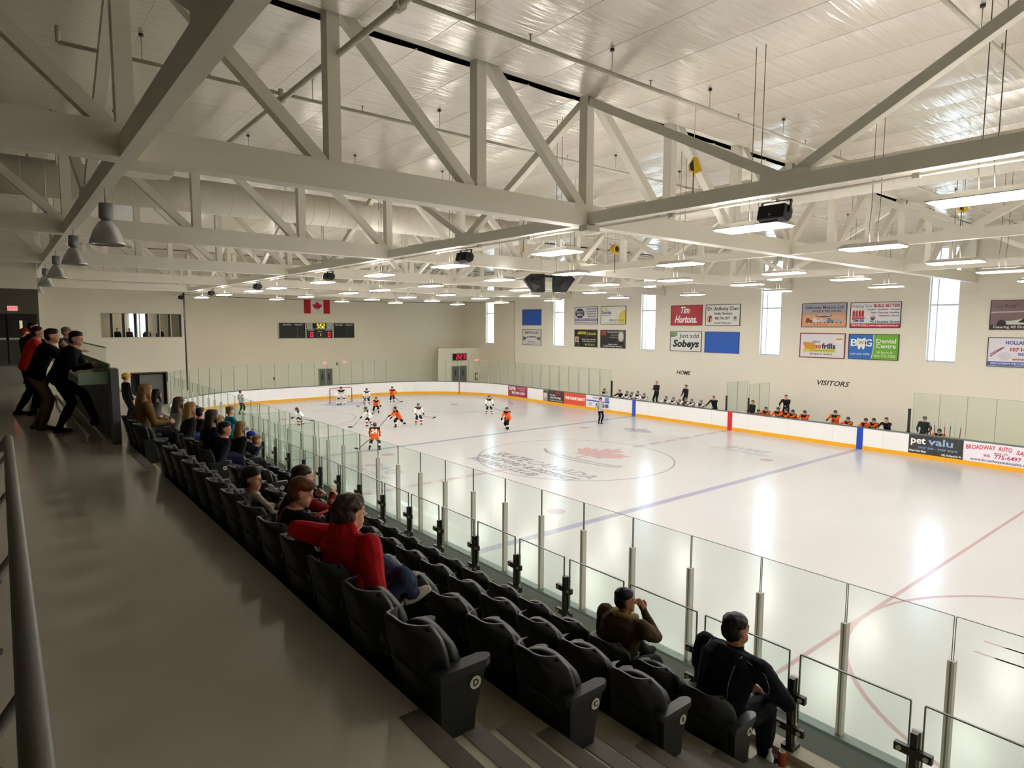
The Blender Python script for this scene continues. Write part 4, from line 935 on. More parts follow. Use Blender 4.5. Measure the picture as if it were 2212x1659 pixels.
    # exit signs
    for x, y, z, lab, pl in ((14.85, 34, 2.75, 'small red exit sign above the double door in the end wall', 'e'), (16.75, 34, 2.75, 'small red exit sign right of the double door in the end wall', 'e'), (29.4, 30.8, 2.7, 'small red exit sign at the corner room edge', 'e'), (-7.4, 12.6, 6.78, 'red exit sign above the dark concourse doors', 'c')):
        t = thing('exit_sign', lab, 'sign', M=on_end(x, z, y-.01)); MB().box((-.17, -.1, 0), (.17, .1, .06), mat('exit_case', 'e8c8c4', .5, emit=.3)).build('sign_case', MATS['exit_case'], t)
        lettering(t, 'EXIT', 0, 0, .15, 'ff2a2a', .062, .03, emit=1.5, width=.28)
    # things on the end wall
    for x, z, lab in ((10.3, 1.55, 'small black thermostat on the end wall left of the double door'), (16.0, 2.62, 'small black switch box between the exit signs')):
        t = thing('wall_box', lab, 'wall box', M=on_end(x, z, 33.99)); MB().box((-.05, -.13, 0), (.05, .13, .05), M_black).build('box_body', M_black, t); MB().box((-.03, -.06, .05), (.03, .02, .06), M_alu).build('box_window', M_alu, t)
    t = thing('cabinet', 'small grey cabinet on the wall at the corner room', 'cabinet', M=on_end(29.3, 1.1, 30.79)); MB().box((-.14, -.35, 0), (.14, .35, .12), dg).build('cabinet_body', dg, t); MB().box((-.1, -.2, .12), (.1, .2, .13), M_white).build('cabinet_label', M_white, t)
    # safety netting above the far end glass
    nt_ = glassmat('net_mesh', 'f3f1ec', .0); rope = mat('net_rope', '2a2825', .7)
    N = thing('safety_net', 'fine safety netting with dark border ropes above the far end glass', 'net')
    pth = resample(rink_path(.06, 14), .4); i0 = min(range(len(pth)), key=lambda i: (pth[i]-Vector((25.96, 20.7, 0))).length); i1 = min(range(len(pth)), key=lambda i: (pth[i]-Vector((2.2, 26.9, 0))).length)
    Q = pth[i0:i1+1]
    vs = [(p.x, p.y, 3.1) for p in Q]+[(p.x, p.y, 8.2) for p in Q]; n = len(Q); MB().add(vs, [(i, i+1, i+1+n, i+n) for i in range(n-1)], nt_).build('net_sheet', nt_, N)
    MB().tube([(p.x, p.y, 8.2) for p in Q], .018, rope, 6).build('top_rope', rope, N)
    MB().tube([(Q[-1].x, Q[-1].y, 1.1), (Q[-1].x, Q[-1].y, 8.3)], .05, rope, 6).build('side_rope', rope, N)
    MB().tube([(Q[0].x, Q[0].y, 3.0), (Q[0].x-.0, Q[0].y, 8.2)], .015, rope, 6).build('side_rope', rope, N)
scoreboard()
def lounge():
    """glazed viewing room in the end wall"""
    w = thing('window_6', 'long interior viewing window of the lounge in the end wall', None, kind='structure')
    al = mat('viewing_window_frame', 'cfcbc0', .4); dk = mat('viewing_mullion', '3d3a36', .5)
    f = MB(); f.box((-2.05, 33.98, 5.13), (3.3, 34.1, 5.18), al); f.box((-2.05, 33.98, 6.93), (3.3, 34.1, 6.98), al); f.build('window_frame', al, w)
    n = 7; dx = 5.35/n
    for k in range(n+1): MB().box((-2.05+dx*k-.03, 33.98, 5.15), (-2.05+dx*k+.03, 34.2, 6.95), al if k % 7 else al).build('mullion', al, w)
    for k in range(n): MB().box((-2.02+dx*k, 34.05, 5.18), (-2.05+dx*(k+1)-.03, 34.06, 6.93), M_glass).build('pane', M_glass, w); MB().box((-2.05+dx*(k+1)-.17, 34.12, 5.18), (-2.05+dx*(k+1)-.03, 34.25, 6.93), dk).build('inner_post', dk, w)
    rm = mat('lounge_wall', 'b5ab9a', .7); b = MB()
    b.box((-3.5, 38, 4.5), (4.5, 38.1, 7.6), rm); b.box((-3.5, 34.3, 4.4), (4.5, 38, 4.5), mat('lounge_floor', '5a4a3c', .5)); b.box((-3.5, 34.3, 7.5), (4.5, 38, 7.6), rm); b.box((-3.6, 34.3, 4.4), (-3.5, 38, 7.6), rm); b.box((4.5, 34.3, 4.4), (4.6, 38, 7.6), rm)
    tag(b.build('wall_lounge', rm), 'lounge room behind the viewing window', kind='structure')
    g = thing('window_7', 'bright blue-white daylight window at the back of the lounge', None, kind='structure')
    MB().box((.3, 37.9, 4.8), (.95, 37.98, 7.3), mat('daylight', 'b9d6ff', .5, emit=1.6)).build('pane', MATS['daylight'], g); MB().box((1.05, 37.9, 4.8), (1.6, 37.98, 7.3), MATS['daylight']).build('pane', MATS['daylight'], g)
    MB().box((.95, 37.85, 4.8), (1.05, 37.98, 7.3), rm).build('mullion', rm, g)
    t = thing('ceiling_light', 'warm lamp on the lounge ceiling behind the viewing window', 'light', (.5, 36, 7.42)); MB().lathe([(0, .05), (.3, .05), (.3, 0), (0, 0)], mat('lounge_lamp', 'fff0d8', .5, emit=45), 16).build('lamp_disc', MATS['lounge_lamp'], t)
lounge()
# ------------------------------------------------------------------ goal
def goal():
    red = mat('goal_red', 'b8202c', .4); net = mat('goal_net', 'e8e6e0', .8)
    G = thing('hockey_goal', 'red framed hockey goal with white netting at the far end', 'goal', (12.95, 26.3, 0))
    MB().tube([(-.915, 0, 0), (-.915, 0, 1.15), (-.87, 0, 1.22), (.87, 0, 1.22), (.915, 0, 1.15), (.915, 0, 0)], .03, red, 10).build('goal_frame', red, G)
    base = [(-.915, 0, .03)]+[(-.915-.1*math.sin(PI*k/6)+(1.83*k/12 if k > 3 else 0)*0, .18*k, .03) for k in range(1, 4)]+[(-.6, .95, .03), (0, 1.05, .03), (.6, .95, .03), (1.0, .5, .03), (.915, 0, .03)]
    MB().tube(base, .025, net, 8).build('base_tube', net, G)
    MB().tube([(-.75, .45, 1.2), (0, .55, 1.2), (.75, .45, 1.2)], .015, net, 8).build('top_shelf_bar', net, G)
    b = MB()
    for k in range(13):
        u = -.9+.15*k; b.tube([(u, 0, 1.21), (u*.84, .5, 1.19), (u*.95, 1.0-.2*abs(u), .05)], .006, net, 4)
    for k in range(8):
        z = .1+.15*k; yy = .98-.45*z/1.2; b.tube([(-.915, 0, z), (-.9, yy*.6, z), (-.6, yy*.95, z), (0, yy, z), (.6, yy*.95, z), (.9, yy*.6, z), (.915, 0, z)], .006, net, 4)
    tag(b.build('netting', net, G), kind='stuff')
goal()
# small things by the aisle
def small():
    t = thing('water_bottle', 'clear plastic water bottle standing by the front row end seat', 'bottle', (-3.38, -18.72, 2.66))
    gl = mat('bottle_plastic', 'e3ecf2', .15); MB().lathe([(0, 0), (.032, 0), (.034, .05), (.03, .1), (.033, .15), (.013, .19), (.013, .2)], gl, 16).build('bottle_body', gl, t); MB().lathe([(.0, .22), (.015, .22), (.015, .2), (.0, .2)], M_white, 12).build('bottle_cap', M_white, t)
    t = thing('drink_can', 'orange and silver drink can on the floor at the bottom edge', 'can', (-3.2, -18.73, 2.66))
    om = mat('can_orange', 'a8431c', .35); MB().lathe([(.026, 0), (.033, .01), (.033, .11), (.028, .122)], om, 20).build('can_body', om, t); MB().lathe([(0, .119), (.026, .119), (.028, .123)], M_alu, 20).build('can_lid', M_alu, t); MB().tube([(0, 0, .12), (.012, 0, .123)], .005, M_alu, 6).build('pull_tab', M_alu, t)
    t = thing('paper_bag', 'crumpled pale paper cup lying under the front row seats', 'cup', (-3.55, -18.6, 2.66)); MB().lathe([(0, 0), (.03, 0), (.042, .09), (.045, .092)], M_white, 14).build('cup_body', M_white, t); MB().lathe([(0, .1), (.045, .1), (.047, .09)], M_white, 14).build('cup_lid', M_white, t)
small()
# ------------------------------------------------------------------ people
def V(*a): return Vector(a)
def ik(root, tgt, l1, l2, hint):
    d = tgt-root; L = d.length
    if L > (l1+l2)*.995: tgt = root+d.normalized()*(l1+l2)*.995; d = tgt-root; L = d.length
    a = (l1*l1-l2*l2+L*L)/(2*L); hgt = math.sqrt(max(0, l1*l1-a*a)); u = d.normalized()
    n = Vector(hint); n = n-u*n.dot(u); n = n.normalized() if n.length > 1e-5 else u.orthogonal().normalized()
    return root+u*a+n*hgt, tgt
class Fig:
    def __init__(s): s.b = MB(); s.seg = []; s.hem = None
    def ball(s, c, r, reg, n=10, M=None):
        """ellipsoid; r scalar or 3-vector in frame M (3x3)"""
        r = (r, r, r) if not hasattr(r, '__len__') else r; vs = []; M = M or Matrix.Identity(3); m = n//2+1
        for j in range(1, m):
            t = PI*j/m
            for k in range(n):
                a = 2*PI*k/n; vs.append(c+M @ V(r[0]*math.sin(t)*math.cos(a), r[1]*math.sin(t)*math.sin(a), r[2]*math.cos(t)))
        top = len(vs); vs += [c+M @ V(0, 0, r[2]), c+M @ V(0, 0, -r[2])]
        fs = [(j*n+k, (j+1)*n+k, (j+1)*n+(k+1) % n, j*n+(k+1) % n) for j in range(m-2) for k in range(n)]
        fs += [(top, k, (k+1) % n) for k in range(n)]+[(top+1, (m-2)*n+(k+1) % n, (m-2)*n+k) for k in range(n)]
        s.b.add(vs, fs)
        if reg: s.seg.append((c, c+M @ V(0, 0, .001), sum(r)/3, reg))
    def limb(s, p, q, r0, r1, reg, n=10):
        s.b.tube([p, q], [r0, r1], None, n); s.ball(p, r0*.99, None, n); s.ball(q, r1*.99, None, n)
        s.seg.append((p, q, (r0+r1)/2, reg))
    def loft(s, pts, rx, ry, side, reg, n=16):
        """elliptical sections; side = list of unit vectors"""
        vs = []
        for i, p in enumerate(pts):
            d = (pts[min(i+1, len(pts)-1)]-pts[max(i-1, 0)]).normalized(); sd = side[i]-d*side[i].dot(d); sd.normalize(); fr = d.cross(sd)
            for k in range(n):
                a = 2*PI*k/n; vs.append(p+sd*math.cos(a)*rx[i]+fr*math.sin(a)*ry[i])
        m = len(pts); fs = [(i*n+k, i*n+(k+1) % n, (i+1)*n+(k+1) % n, (i+1)*n+k) for i in range(m-1) for k in range(n)]
        fs += [tuple(range(n))[::-1], tuple((m-1)*n+k for k in range(n))]
        s.b.add(vs, fs)
        for i in range(m-1): s.seg.append((pts[i], pts[i+1], (rx[i]+ry[i])/2, reg[i] if isinstance(reg, (list, tuple)) else reg))
    def finish(s, name, mats, vox, smooth, parent, iters=3):
        me = bpy.data.meshes.new('tmp'); me.from_pydata([tuple(v) for v in s.b.v], [], s.b.f); me.update()
        ob = bpy.data.objects.new('tmp', me); COL.objects.link(ob)
        md = ob.modifiers.new('r', 'REMESH'); md.mode = 'VOXEL'; md.voxel_size = vox; md.use_smooth_shade = True
        ms = ob.modifiers.new('s', 'SMOOTH'); ms.factor = smooth; ms.iterations = iters
        dg = bpy.context.evaluated_depsgraph_get(); res = bpy.data.meshes.new_from_object(ob.evaluated_get(dg)); bpy.data.objects.remove(ob); bpy.data.meshes.remove(me)
        res.name = name; names = []
        for g in s.seg:
            if g[3] not in names: names.append(g[3])
        for nme in names: res.materials.append(mats[nme])
        if len(names) > 1 and len(res.polygons):
            n = len(res.polygons); C = np.empty(n*3); res.polygons.foreach_get('center', C); C = C.reshape(-1, 3)
            best = np.full(n, 1e9); idx = np.zeros(n, int)
            for p, q, r, reg in s.seg:
                p = np.array(p); q = np.array(q); d = q-p; t = np.clip(((C-p)@d)/max(1e-9, d@d), 0, 1)
                D = np.linalg.norm(C-(p+t[:, None]*d), axis=1)-r; m_ = D < best; best[m_] = D[m_]; idx[m_] = names.index(reg)
            if s.hem and 'pants' in names and 'hem' in names:
                pel, up, fw, hh, lo, nk_ = s.hem[:6]; D = C-np.array(pel); u = D@np.array(up); f = D@np.array(fw); x = np.abs(D[:, 0])
                m_ = (u > -lo*hh) & (f < (.075 if lo < .06 else .11)*hh) & (x < .15*hh) & (idx == names.index('pants')) & (u < .1*hh); idx[m_] = names.index('hem')
                if 'yoke' in names: m_ = (idx == names.index('yoke')) & (u > (.291 if nk_ else .312)*hh) & (x < .05*hh) & ((f > .02) | ('hoodr' not in names)); idx[m_] = names.index('skin')
            if s.hem:
                f = (C-np.array(s.hem[0]))@np.array(s.hem[2]); m_ = (np.linalg.norm(C-np.array(s.hem[6]), axis=1) < .5*s.hem[7]) & np.isin(idx, [names.index(x) for x in ('yoke', 'top', 'hoodr') if x in names]) & ((f > -.01) | ('hoodr' not in names)); idx[m_] = names.index('skin')
            res.polygons.foreach_set('material_index', idx.astype(np.int32))
        return meshobj(name, res, parent)
def noisy(o, amp, scale, seed=0):
    me = o.data; n = len(me.vertices); C = np.empty(n*3, np.float32); N = np.empty(n*3, np.float32)
    me.vertices.foreach_get('co', C); me.vertices.foreach_get('normal', N); C = C.reshape(-1, 3); N = N.reshape(-1, 3); nz = mnoise.noise
    a = np.array([nz((x*scale+seed, y*scale+seed*2, z*scale)) for x, y, z in C.tolist()], np.float32)
    C += N*(a*amp)[:, None]; me.vertices.foreach_set('co', C.ravel()); me.update()
def clothmat(name, col, rough=.85, bump=.35):
    return mat('cloth_'+name, col, rough, spec=.2, noise=(6, .1), bump=(9, bump, (1, 1, .6), .03))
SKIN = {'fair': 'd9a184', 'tan': 'b98163', 'dark': '4a2f22'}
def skinm(k): return mat('skin_'+k, SKIN[k], .55, spec=.3)
def hairm(c): return mat('hair_'+c, c, .5, spec=.35, noise=(30, .35, (1, 1, .12)), bump=(60, .5, (1, 1, .1), .01))

def person(label, loc, rz, h=1.75, pel=None, pitch=0, roll=0, twist=0, hyaw=0, hpitch=0, hands=None, feet=None, toes=(0, 0), knee=None, elbow=None,
           build=1.0, bulk=0.0, outfit=None, skin='fair', hair='short', haircol='3a2a20', hd=None, vox=.014, det=1, hat=None, hatcol='222222', curl=.5, player=None, group=None, gear=None, name='person', hood=None, collar=None, hemlen=.05):
    """one figure, local +y is forward; hands and feet are targets in local coordinates"""
    o = thing(name, label, 'person', loc, rz, group)
    outfit = dict(outfit or {}); hd = hd or (.235 if h > 1.6 else .215)
    m = {'skin': skinm(skin), 'lip': mat('lips_'+skin, 'a8645a' if skin != 'dark' else '3a221c', .5)}
    for k, c in outfit.items(): m[k] = c if not isinstance(c, str) else clothmat(c, c)
    for k, dflt in (('top', '333333'), ('sleeve', None), ('pants', '22262e'), ('shoe', '1c1a18'), ('sock', None), ('glove', None), ('hem', None), ('cuff', None), ('yoke', None)):
        if k not in m:
            base = {'sleeve': 'top', 'sock': 'pants', 'glove': 'skin', 'hem': 'top', 'cuff': 'sleeve', 'yoke': 'top'}.get(k)
            m[k] = m[base] if base else clothmat(dflt, dflt)
    F = Fig(); B = build
    pel = V(*(pel or (0, 0, .52*h)))
    Rm = Matrix.Rotation(-pitch, 3, 'X') @ Matrix.Rotation(roll, 3, 'Y')
    up = Rm @ V(0, 0, 1); up = V(up.x, abs(up.y) if pitch > 0 else up.y, up.z)
    up = (Matrix.Rotation(roll, 3, 'Y') @ V(0, math.sin(pitch), math.cos(pitch))).normalized()
    side = V(1, 0, 0); sside = Matrix.Rotation(twist, 3, 'Z') @ (side-up*side.dot(up)).normalized()
    T_ = .30*h; fwd = up.cross(side); 
    fw = -(side.cross(up)) if False else up.cross(side)  # forward
    nk = pel+up*T_; bend = fw*(-.012*h)
    sp = [pel-up*.05*h, pel, pel+up*.08*h+bend, pel+up*.17*h+bend*1.2, pel+up*.24*h+bend, pel+up*.282*h, nk-up*.004*h]
    bk = bulk
    rx = [.075*h, .092*h, .082*h, .094*h, .105*h, .074*h, .034*h]; ry = [.06*h, .066*h, .058*h, .066*h, .062*h, .046*h, .032*h]
    rx = [r*B+bk*(.9 if i in (2, 3, 4, 5) else .5 if i < 6 else .1) for i, r in enumerate(rx)]; ry = [r*B+bk*(.8 if i < 6 else .1) for i, r in enumerate(ry)]
    sd = [side, side, side, sside.lerp(side, .5).normalized(), sside, sside, sside]
    F.loft(sp, rx, ry, sd, ['pants', 'hem', 'top', 'top', 'yoke', 'yoke']); F.hem = (pel, up, fw, h, .12 if player else hemlen, not hood and collar is None)
    if player: F.loft([pel+up*.1*h, pel, pel-up*.085*h], [.1*h+bk*.7, .112*h+bk*.6, .115*h+bk*.5], [.072*h+bk*.6, .082*h+bk*.6, .088*h+bk*.5], [side]*3, 'hem')
    # neck and head
    hf = Matrix.Rotation(hyaw, 3, 'Z') @ V(0, 1, 0); hup = (V(0, 0, 1)*.9+up*.35+hf*(.12)).normalized()
    hfw = (hf*math.cos(hpitch)+V(0, 0, 1)*math.sin(hpitch)).normalized(); hs = hfw.cross(V(0, 0, 1)).normalized(); hz = hs.cross(hfw).normalized()
    hc = nk+(up*.55+V(0, 0, .45)).normalized()*(.006*h)+hz*(.48*hd)+hfw*.03*hd
    HM = Matrix((hs, hfw, hz)).transposed(); F.hem += (hc, hd)
    F.limb(nk-up*.0*h, hc-hz*.3*hd-hfw*.08*hd, .034*h*B, .031*h, 'skin')
    P = lambda x, y, z: hc+HM @ V(x, y, z)*hd
    F.ball(P(0, -.04, .1), (.335*hd, .41*hd, .385*hd), 'skin', 16, HM)
    F.ball(P(0, .09, -.2), (.255*hd, .3*hd, .27*hd), 'skin', 14, HM); F.ball(P(0, .26, -.38), (.12*hd, .11*hd, .1*hd), 'skin', 10, HM)
    if det >= 1:
        F.limb(P(0, .38, .06), P(0, .43, -.1), .028*hd, .052*hd, 'skin', 8); F.limb(P(-.07, .36, -.24), P(.07, .36, -.24), .035*hd, .035*hd, 'lip', 6)
        for s_ in (-1, 1):
            F.ball(P(s_*.335, -.02, -.02), (.035*hd, .075*hd, .11*hd), 'skin', 8, HM); F.limb(P(s_*.05, .35, .14), P(s_*.2, .3, .14), .04*hd, .03*hd, 'skin', 6)
    # shoulders and arms
    shl = .105*h*B+bk*.6; la = .165*h; lf = .15*h
    hands = hands or (V(-.16*h, .06*h, pel.z-.08*h), V(.16*h, .06*h, pel.z-.08*h))
    for i, s_ in enumerate((-1, 1)):
        sh = pel+up*.255*h+sside*s_*shl; tg = V(*hands[i]); eh = V(*(elbow[i] if elbow else (s_*.7, -.6, -.5)))
        el, ha = ik(sh, tg, la, lf, eh)
        ra = .029*h*B+bk*.55; rf = .022*h*B+bk*.4; rw = (.0155*h+bk*.25)
        F.limb(sh, el, ra*1.15, rf*1.1, 'sleeve'); F.ball(sh-up*.004*h, ra*1.12, 'yoke'); F.limb(nk-up*.03*h, sh+up*.0*h, .03*h*B, ra*1.0, 'yoke')
        wr = el.lerp(ha, .8); F.limb(el, wr, rf*1.08, rw*1.12, 'sleeve'); F.limb(wr, ha, rw*1.1, rw*.95 if m['glove'] is m['skin'] else rw*1.3, 'cuff')
        d = (ha-el).normalized(); 
        if player:
            F.limb(ha, ha+d*.07, .05, .048, 'glove', 8); F.ball(ha+d*.085+V(0, .02, -.01), (.05, .055, .045), 'glove', 8); F.limb(ha+d*.02+fw*.03, ha+d*.07+fw*.06, .02, .018, 'glove', 6)
        else:
            hl = .105*h if h > 1.5 else .1*h; inward = V(-s_, .2, 0); nrm = (inward-d*inward.dot(d)).normalized(); ac = d.cross(nrm).normalized()
            if ac.y*1 < 0: ac = -ac
            F.loft([ha-d*.01, ha+d*hl*.2, ha+d*hl*.48], [.02, .034*h/1.75*1.05, .036*h/1.75*1.05], [.016, .014, .012], [ac, ac, ac], 'glove', 10)
            fr = .0088 if det > 1 else .0095
            for q in range(4):
                off = ac*((1.5-q)*.0185*h/1.75); b0 = ha+d*hl*.45+off; ln = hl*(.4, .46, .43, .33)[q]*.62
                d1 = (d*math.cos(curl)+nrm*math.sin(curl)); d2 = (d*math.cos(curl*2.1)+nrm*math.sin(curl*2.1)); b1 = b0+d1*ln; b2 = b1+d2*ln*.8
                F.limb(b0, b1, fr, fr*.95, 'glove', 6); F.limb(b1, b2, fr*.95, fr*.8, 'glove', 6)
            t0 = ha+d*hl*.12+ac*.026; t1 = t0+(d*.75+ac*.75+nrm*.25).normalized()*hl*.26; t2 = t1+(d+nrm*.4).normalized()*hl*.2
            F.limb(t0, t1, fr*1.25, fr*1.1, 'glove', 6); F.limb(t1, t2, fr*1.1, fr*.9, 'glove', 6)
    # legs
    lt = .245*h; ls = .245*h; feet = feet or (V(-.07*h, 0, .045*h), V(.07*h, 0, .045*h))
    for i, s_ in enumerate((-1, 1)):
        hp = pel-up*.02*h+side*s_*.05*h*B; tg = V(*feet[i]); kh = V(*(knee[i] if knee else (s_*.15, 1, .1)))
        kn, an = ik(hp, tg, lt, ls, kh); rt = .05*h*B+bk*(.75 if player else .5); rk = .034*h*B+bk*(.45 if player else .3); ra = .024*h+bk*.15
        F.limb(hp, kn, rt, rk*1.05, 'pants', 12)
        mid = kn.lerp(an, .5)
        if player: 
            F.limb(kn, kn.lerp(an, .3), rk*1.25, rk*1.3, 'sock'); F.limb(kn.lerp(an, .32), kn.lerp(an, .5), rk*1.3, rk*1.2, 'stripe'); F.limb(kn.lerp(an, .52), kn.lerp(an, .85), rk*1.2, ra*1.3, 'sock')
        else: F.limb(kn, kn.lerp(an, .4), rk*1.05, rk*1.04, 'pants'); F.limb(kn.lerp(an, .4), an, rk*1.04, ra*1.05, 'pants')
        ty = toes[i]; fd = V(-math.sin(ty), math.cos(ty), 0); fl = .15*h
        if abs(tg.z-.045*h) > .12 and not player: fd = (fd+V(0, 0, .25)).normalized()
        fz = V(0, 0, -.045*h*.62); sdv = fd.cross(V(0, 0, 1))
        F.loft([an+fz-fd*.045*h, an+fz*.9, an+fz+fd*fl*.35, an+fz*1.15+fd*fl*.6, an+fz*1.25+fd*fl*.68], [.02*h, .026*h, .027*h, .024*h, .012*h], [.024*h, .032*h, .024*h, .016*h, .008*h], [sdv]*5, 'shoe', 10)
        F.limb(an, an+fz*.5, ra*1.1, .022*h, 'shoe')
        if player:   # skate holder and blade
            sk = MB(); sm_ = mat('skate_holder', 'd8d8d8', .4); a0 = an+V(0, 0, -.045*h-.0)-fd*.04*h; a1 = a0+fd*.13*h
            sk.beam(a0+V(0, 0, .0), a1+V(0, 0, .0), .018, .035, sm_); sk.beam(a0-V(0, 0, .022)-fd*.02, a1-V(0, 0, .022)+fd*.02, .004, .02, M_alu); sk.build('skate_blade', sm_, o)
    if 'stripe' not in m: m['stripe'] = m['sock']
    if hood:
        hm = m[hood] if hood in m else clothmat(hood, hood)
        for k in range(7):
            a = PI*(.08+.14*k); c = nk+V(math.cos(a)*.075, -math.sin(a)*.075*1.1-.01, .0)+up*.0
            F.ball(c+V(0, 0, .035-.01*math.sin(a)), (.052, .052, .062), 'hoodr', 8)
        m['hoodr'] = m['top']; F.ball(nk-fw*.095-V(0, 0, .05), (.1, .055, .085), 'hoodr', 10)
    body = F.finish('body', m, vox, .5, o, 3 if det < 2 else 2)
    noisy(body, .009 if det >= 2 else .012, 7 if det < 2 else 9, len(label)); 
    if det >= 2: noisy(body, .004, 22, 5)
    # eyes
    if det >= 1 and not player:
        for s_ in (-1, 1):
            b = MB(); em = mat('eye_white', 'e8e4de', .2); pm = mat('eye_iris', '20140f', .2); f2 = Fig(); f2.ball(V(0, 0, 0), .043*hd, None, 8); b.add(f2.b.v, f2.b.f, em, True)
            f3 = Fig(); f3.ball(V(0, .024*hd, 0), .027*hd, None, 8); b.add(f3.b.v, f3.b.f, pm, True)
            e = b.build('eye', em, o); e.matrix_local = Matrix.Translation(P(s_*.13, .312, .05)) @ HM.to_4x4()
    # hair
    if hat == 'cap' and hair == 'short': hair = 'crop'
    if hair != 'none':
        H = Fig(); hv = .011 if det >= 2 else .016
        H.ball(P(0, -.07, .28), (.385*hd, .44*hd, .3*hd), 'h', 18, HM); H.ball(P(0, -.2, .0), (.375*hd, .31*hd, .4*hd), 'h', 16, HM); H.ball(P(0, .14, .4), (.29*hd, .26*hd, .14*hd), 'h', 12, HM)
        if hair == 'crop': H = Fig(); H.ball(P(0, -.075, .28), (.365*hd, .415*hd, .285*hd), 'h', 18, HM); H.ball(P(0, -.19, .02), (.365*hd, .3*hd, .36*hd), 'h', 16, HM)
        if hair == 'curly':
            for k in range(34):
                a = k*2.4; t = .15+1.45*k/34; q = P(.33*math.sin(t)*math.cos(a), -.1+.38*math.sin(t)*math.sin(a)-.02, .14+.36*math.cos(t)) 
                if (HM.inverted() @ (q-hc)).y < .2*hd: H.ball(q, .085*hd, 'h', 8)
        if hair == 'long':
            bdir = (-V(0, 0, 1)*1.0-hfw*.12); n_ = 6; pts = [P(0, -.2, .1)]
            for k in range(1, n_): pts.append(P(0, -.26, .05)+V(0, 0, -1)*(.36*k/n_*h/1.6)-hfw*(.015+.012*k))
            H.loft(pts, [.34*hd, .37*hd, .4*hd, .42*hd, .38*hd, .2*hd], [.2*hd, .18*hd, .17*hd, .16*hd, .13*hd, .07*hd], [hs]*6, 'h', 14)
            for s_ in (-1, 1): H.limb(P(s_*.3, -.02, .1), P(s_*.34, .05, -.75), .11*hd, .07*hd, 'h', 8)
        ho = H.finish('hair', {'h': hairm(haircol)}, hv, .5, o, 1); noisy(ho, .006*(2 if hair == 'curly' else 1), 30, 3)
    if hat == 'cap':
        cm = clothmat(hatcol, hatcol); H = Fig(); H.ball(P(0, -.05, .27), (.42*hd, .48*hd, .33*hd), 'h', 16, HM); ho = H.finish('cap', {'h': cm}, .014, .5, o, 1)
        b = MB(); vs = []; 
        for j in (0, 1):
            for k in range(9):
                a = PI*(.14+.72*k/8); rr = .4 if j == 0 else 1; vs.append(P(.3*math.cos(a)*(1 if j else 1), .3+.0+(.0 if j == 0 else .34*math.sin(a)), .2-.05*j))
        vs2 = [v+HM @ V(0, 0, .012) for v in vs]; n = 9; b.add(vs+vs2, [(k, k+1, k+1+n, k+n) for k in range(n-1)]+[(k+2*n+n, k+1+3*n, k+1+2*n, k+2*n) for k in range(n-1)]+[(n+k, n+k+1, 3*n+k+1, 3*n+k) for k in range(n-1)], cm, True)
        b.build('cap_brim', cm, o)
    if hat == 'helmet':
        cm = mat('helmet_'+hatcol, hatcol, .25, spec=.6); H = Fig(); H.ball(P(0, -.06, .16), (.45*hd, .52*hd, .44*hd), 'h', 16, HM); H.ball(P(0, -.22, -.12), (.37*hd, .3*hd, .25*hd), 'h', 12, HM)
        for s_ in (-1, 1): H.ball(P(s_*.36, -.03, -.08), (.09*hd, .17*hd, .2*hd), 'h', 8, HM)
        H.finish('helmet', {'h': cm}, .02, .5, o, 1)
        b = MB(); gm = mat('cage_wire', 'b8bcc2', .3, metal=.5)
        for k in range(5):
            x = -.26+.13*k; b.tube([P(x*1.1, .44, .16), P(x*1.15, .6-abs(x)*.5, -.1), P(x*.7, .52-abs(x)*.4, -.42)], .004, gm, 4)
        for k in range(4):
            z = .1-.16*k; b.tube([P(-.42, .2, z), P(-.26, .46, z), P(0, .6 if k < 3 else .53, z), P(.26, .46, z), P(.42, .2, z)], .004, gm, 4)
        b.build('face_cage', gm, o)
    return o
# ------------------------------------------------------------------ who is where
from mathutils.bvhtree import BVHTree
def stripes_mat():
    m = mat('referee_stripes', 'd8d8d6', .8); nt = m.node_tree; b = nt.nodes['Principled BSDF']
    tc = nt.nodes.new('ShaderNodeTexCoord'); w = nt.nodes.new('ShaderNodeTexWave'); w.inputs['Scale'].default_value = 6; r = nt.nodes.new('ShaderNodeValToRGB')
    r.color_ramp.interpolation = 'CONSTANT'; r.color_ramp.elements[0].color = (.03, .03, .03, 1); r.color_ramp.elements[1].color = (.75, .75, .75, 1); r.color_ramp.elements[1].position = .4
    nt.links.new(tc.outputs['Object'], w.inputs[0]); nt.links.new(w.outputs['Fac'], r.inputs[0]); nt.links.new(r.outputs[0], b.inputs['Base Color']); return m
def camo_mat():
    m = mat('pale_camouflage_fleece', 'b9b3a6', .9, bump=(9, .4)); nt = m.node_tree; b = nt.nodes['Principled BSDF']
    n = nt.nodes.new('ShaderNodeTexNoise'); n.inputs['Scale'].default_value = 11; n.inputs['Detail'].default_value = 1; r = nt.nodes.new('ShaderNodeValToRGB'); r.color_ramp.interpolation = 'CONSTANT'
    tc = nt.nodes.new('ShaderNodeTexCoord'); nt.links.new(tc.outputs['Object'], n.inputs['Vector'])
    e = r.color_ramp.elements; e[0].color = srgb('4d4a40'); e[1].position = .42; e[1].color = srgb('b8b1a2'); x = e.new(.6); x.color = srgb('cfcabf')
    nt.links.new(n.outputs['Fac'], r.inputs[0]); nt.links.new(r.outputs[0], b.inputs['Base Color']); return m
def surf(body, o, d):
    me = body.data; bv = BVHTree.FromPolygons([v.co for v in me.vertices], [p.vertices for p in me.polygons])
    hit = bv.ray_cast(Vector(o), Vector(d)); return hit[0]
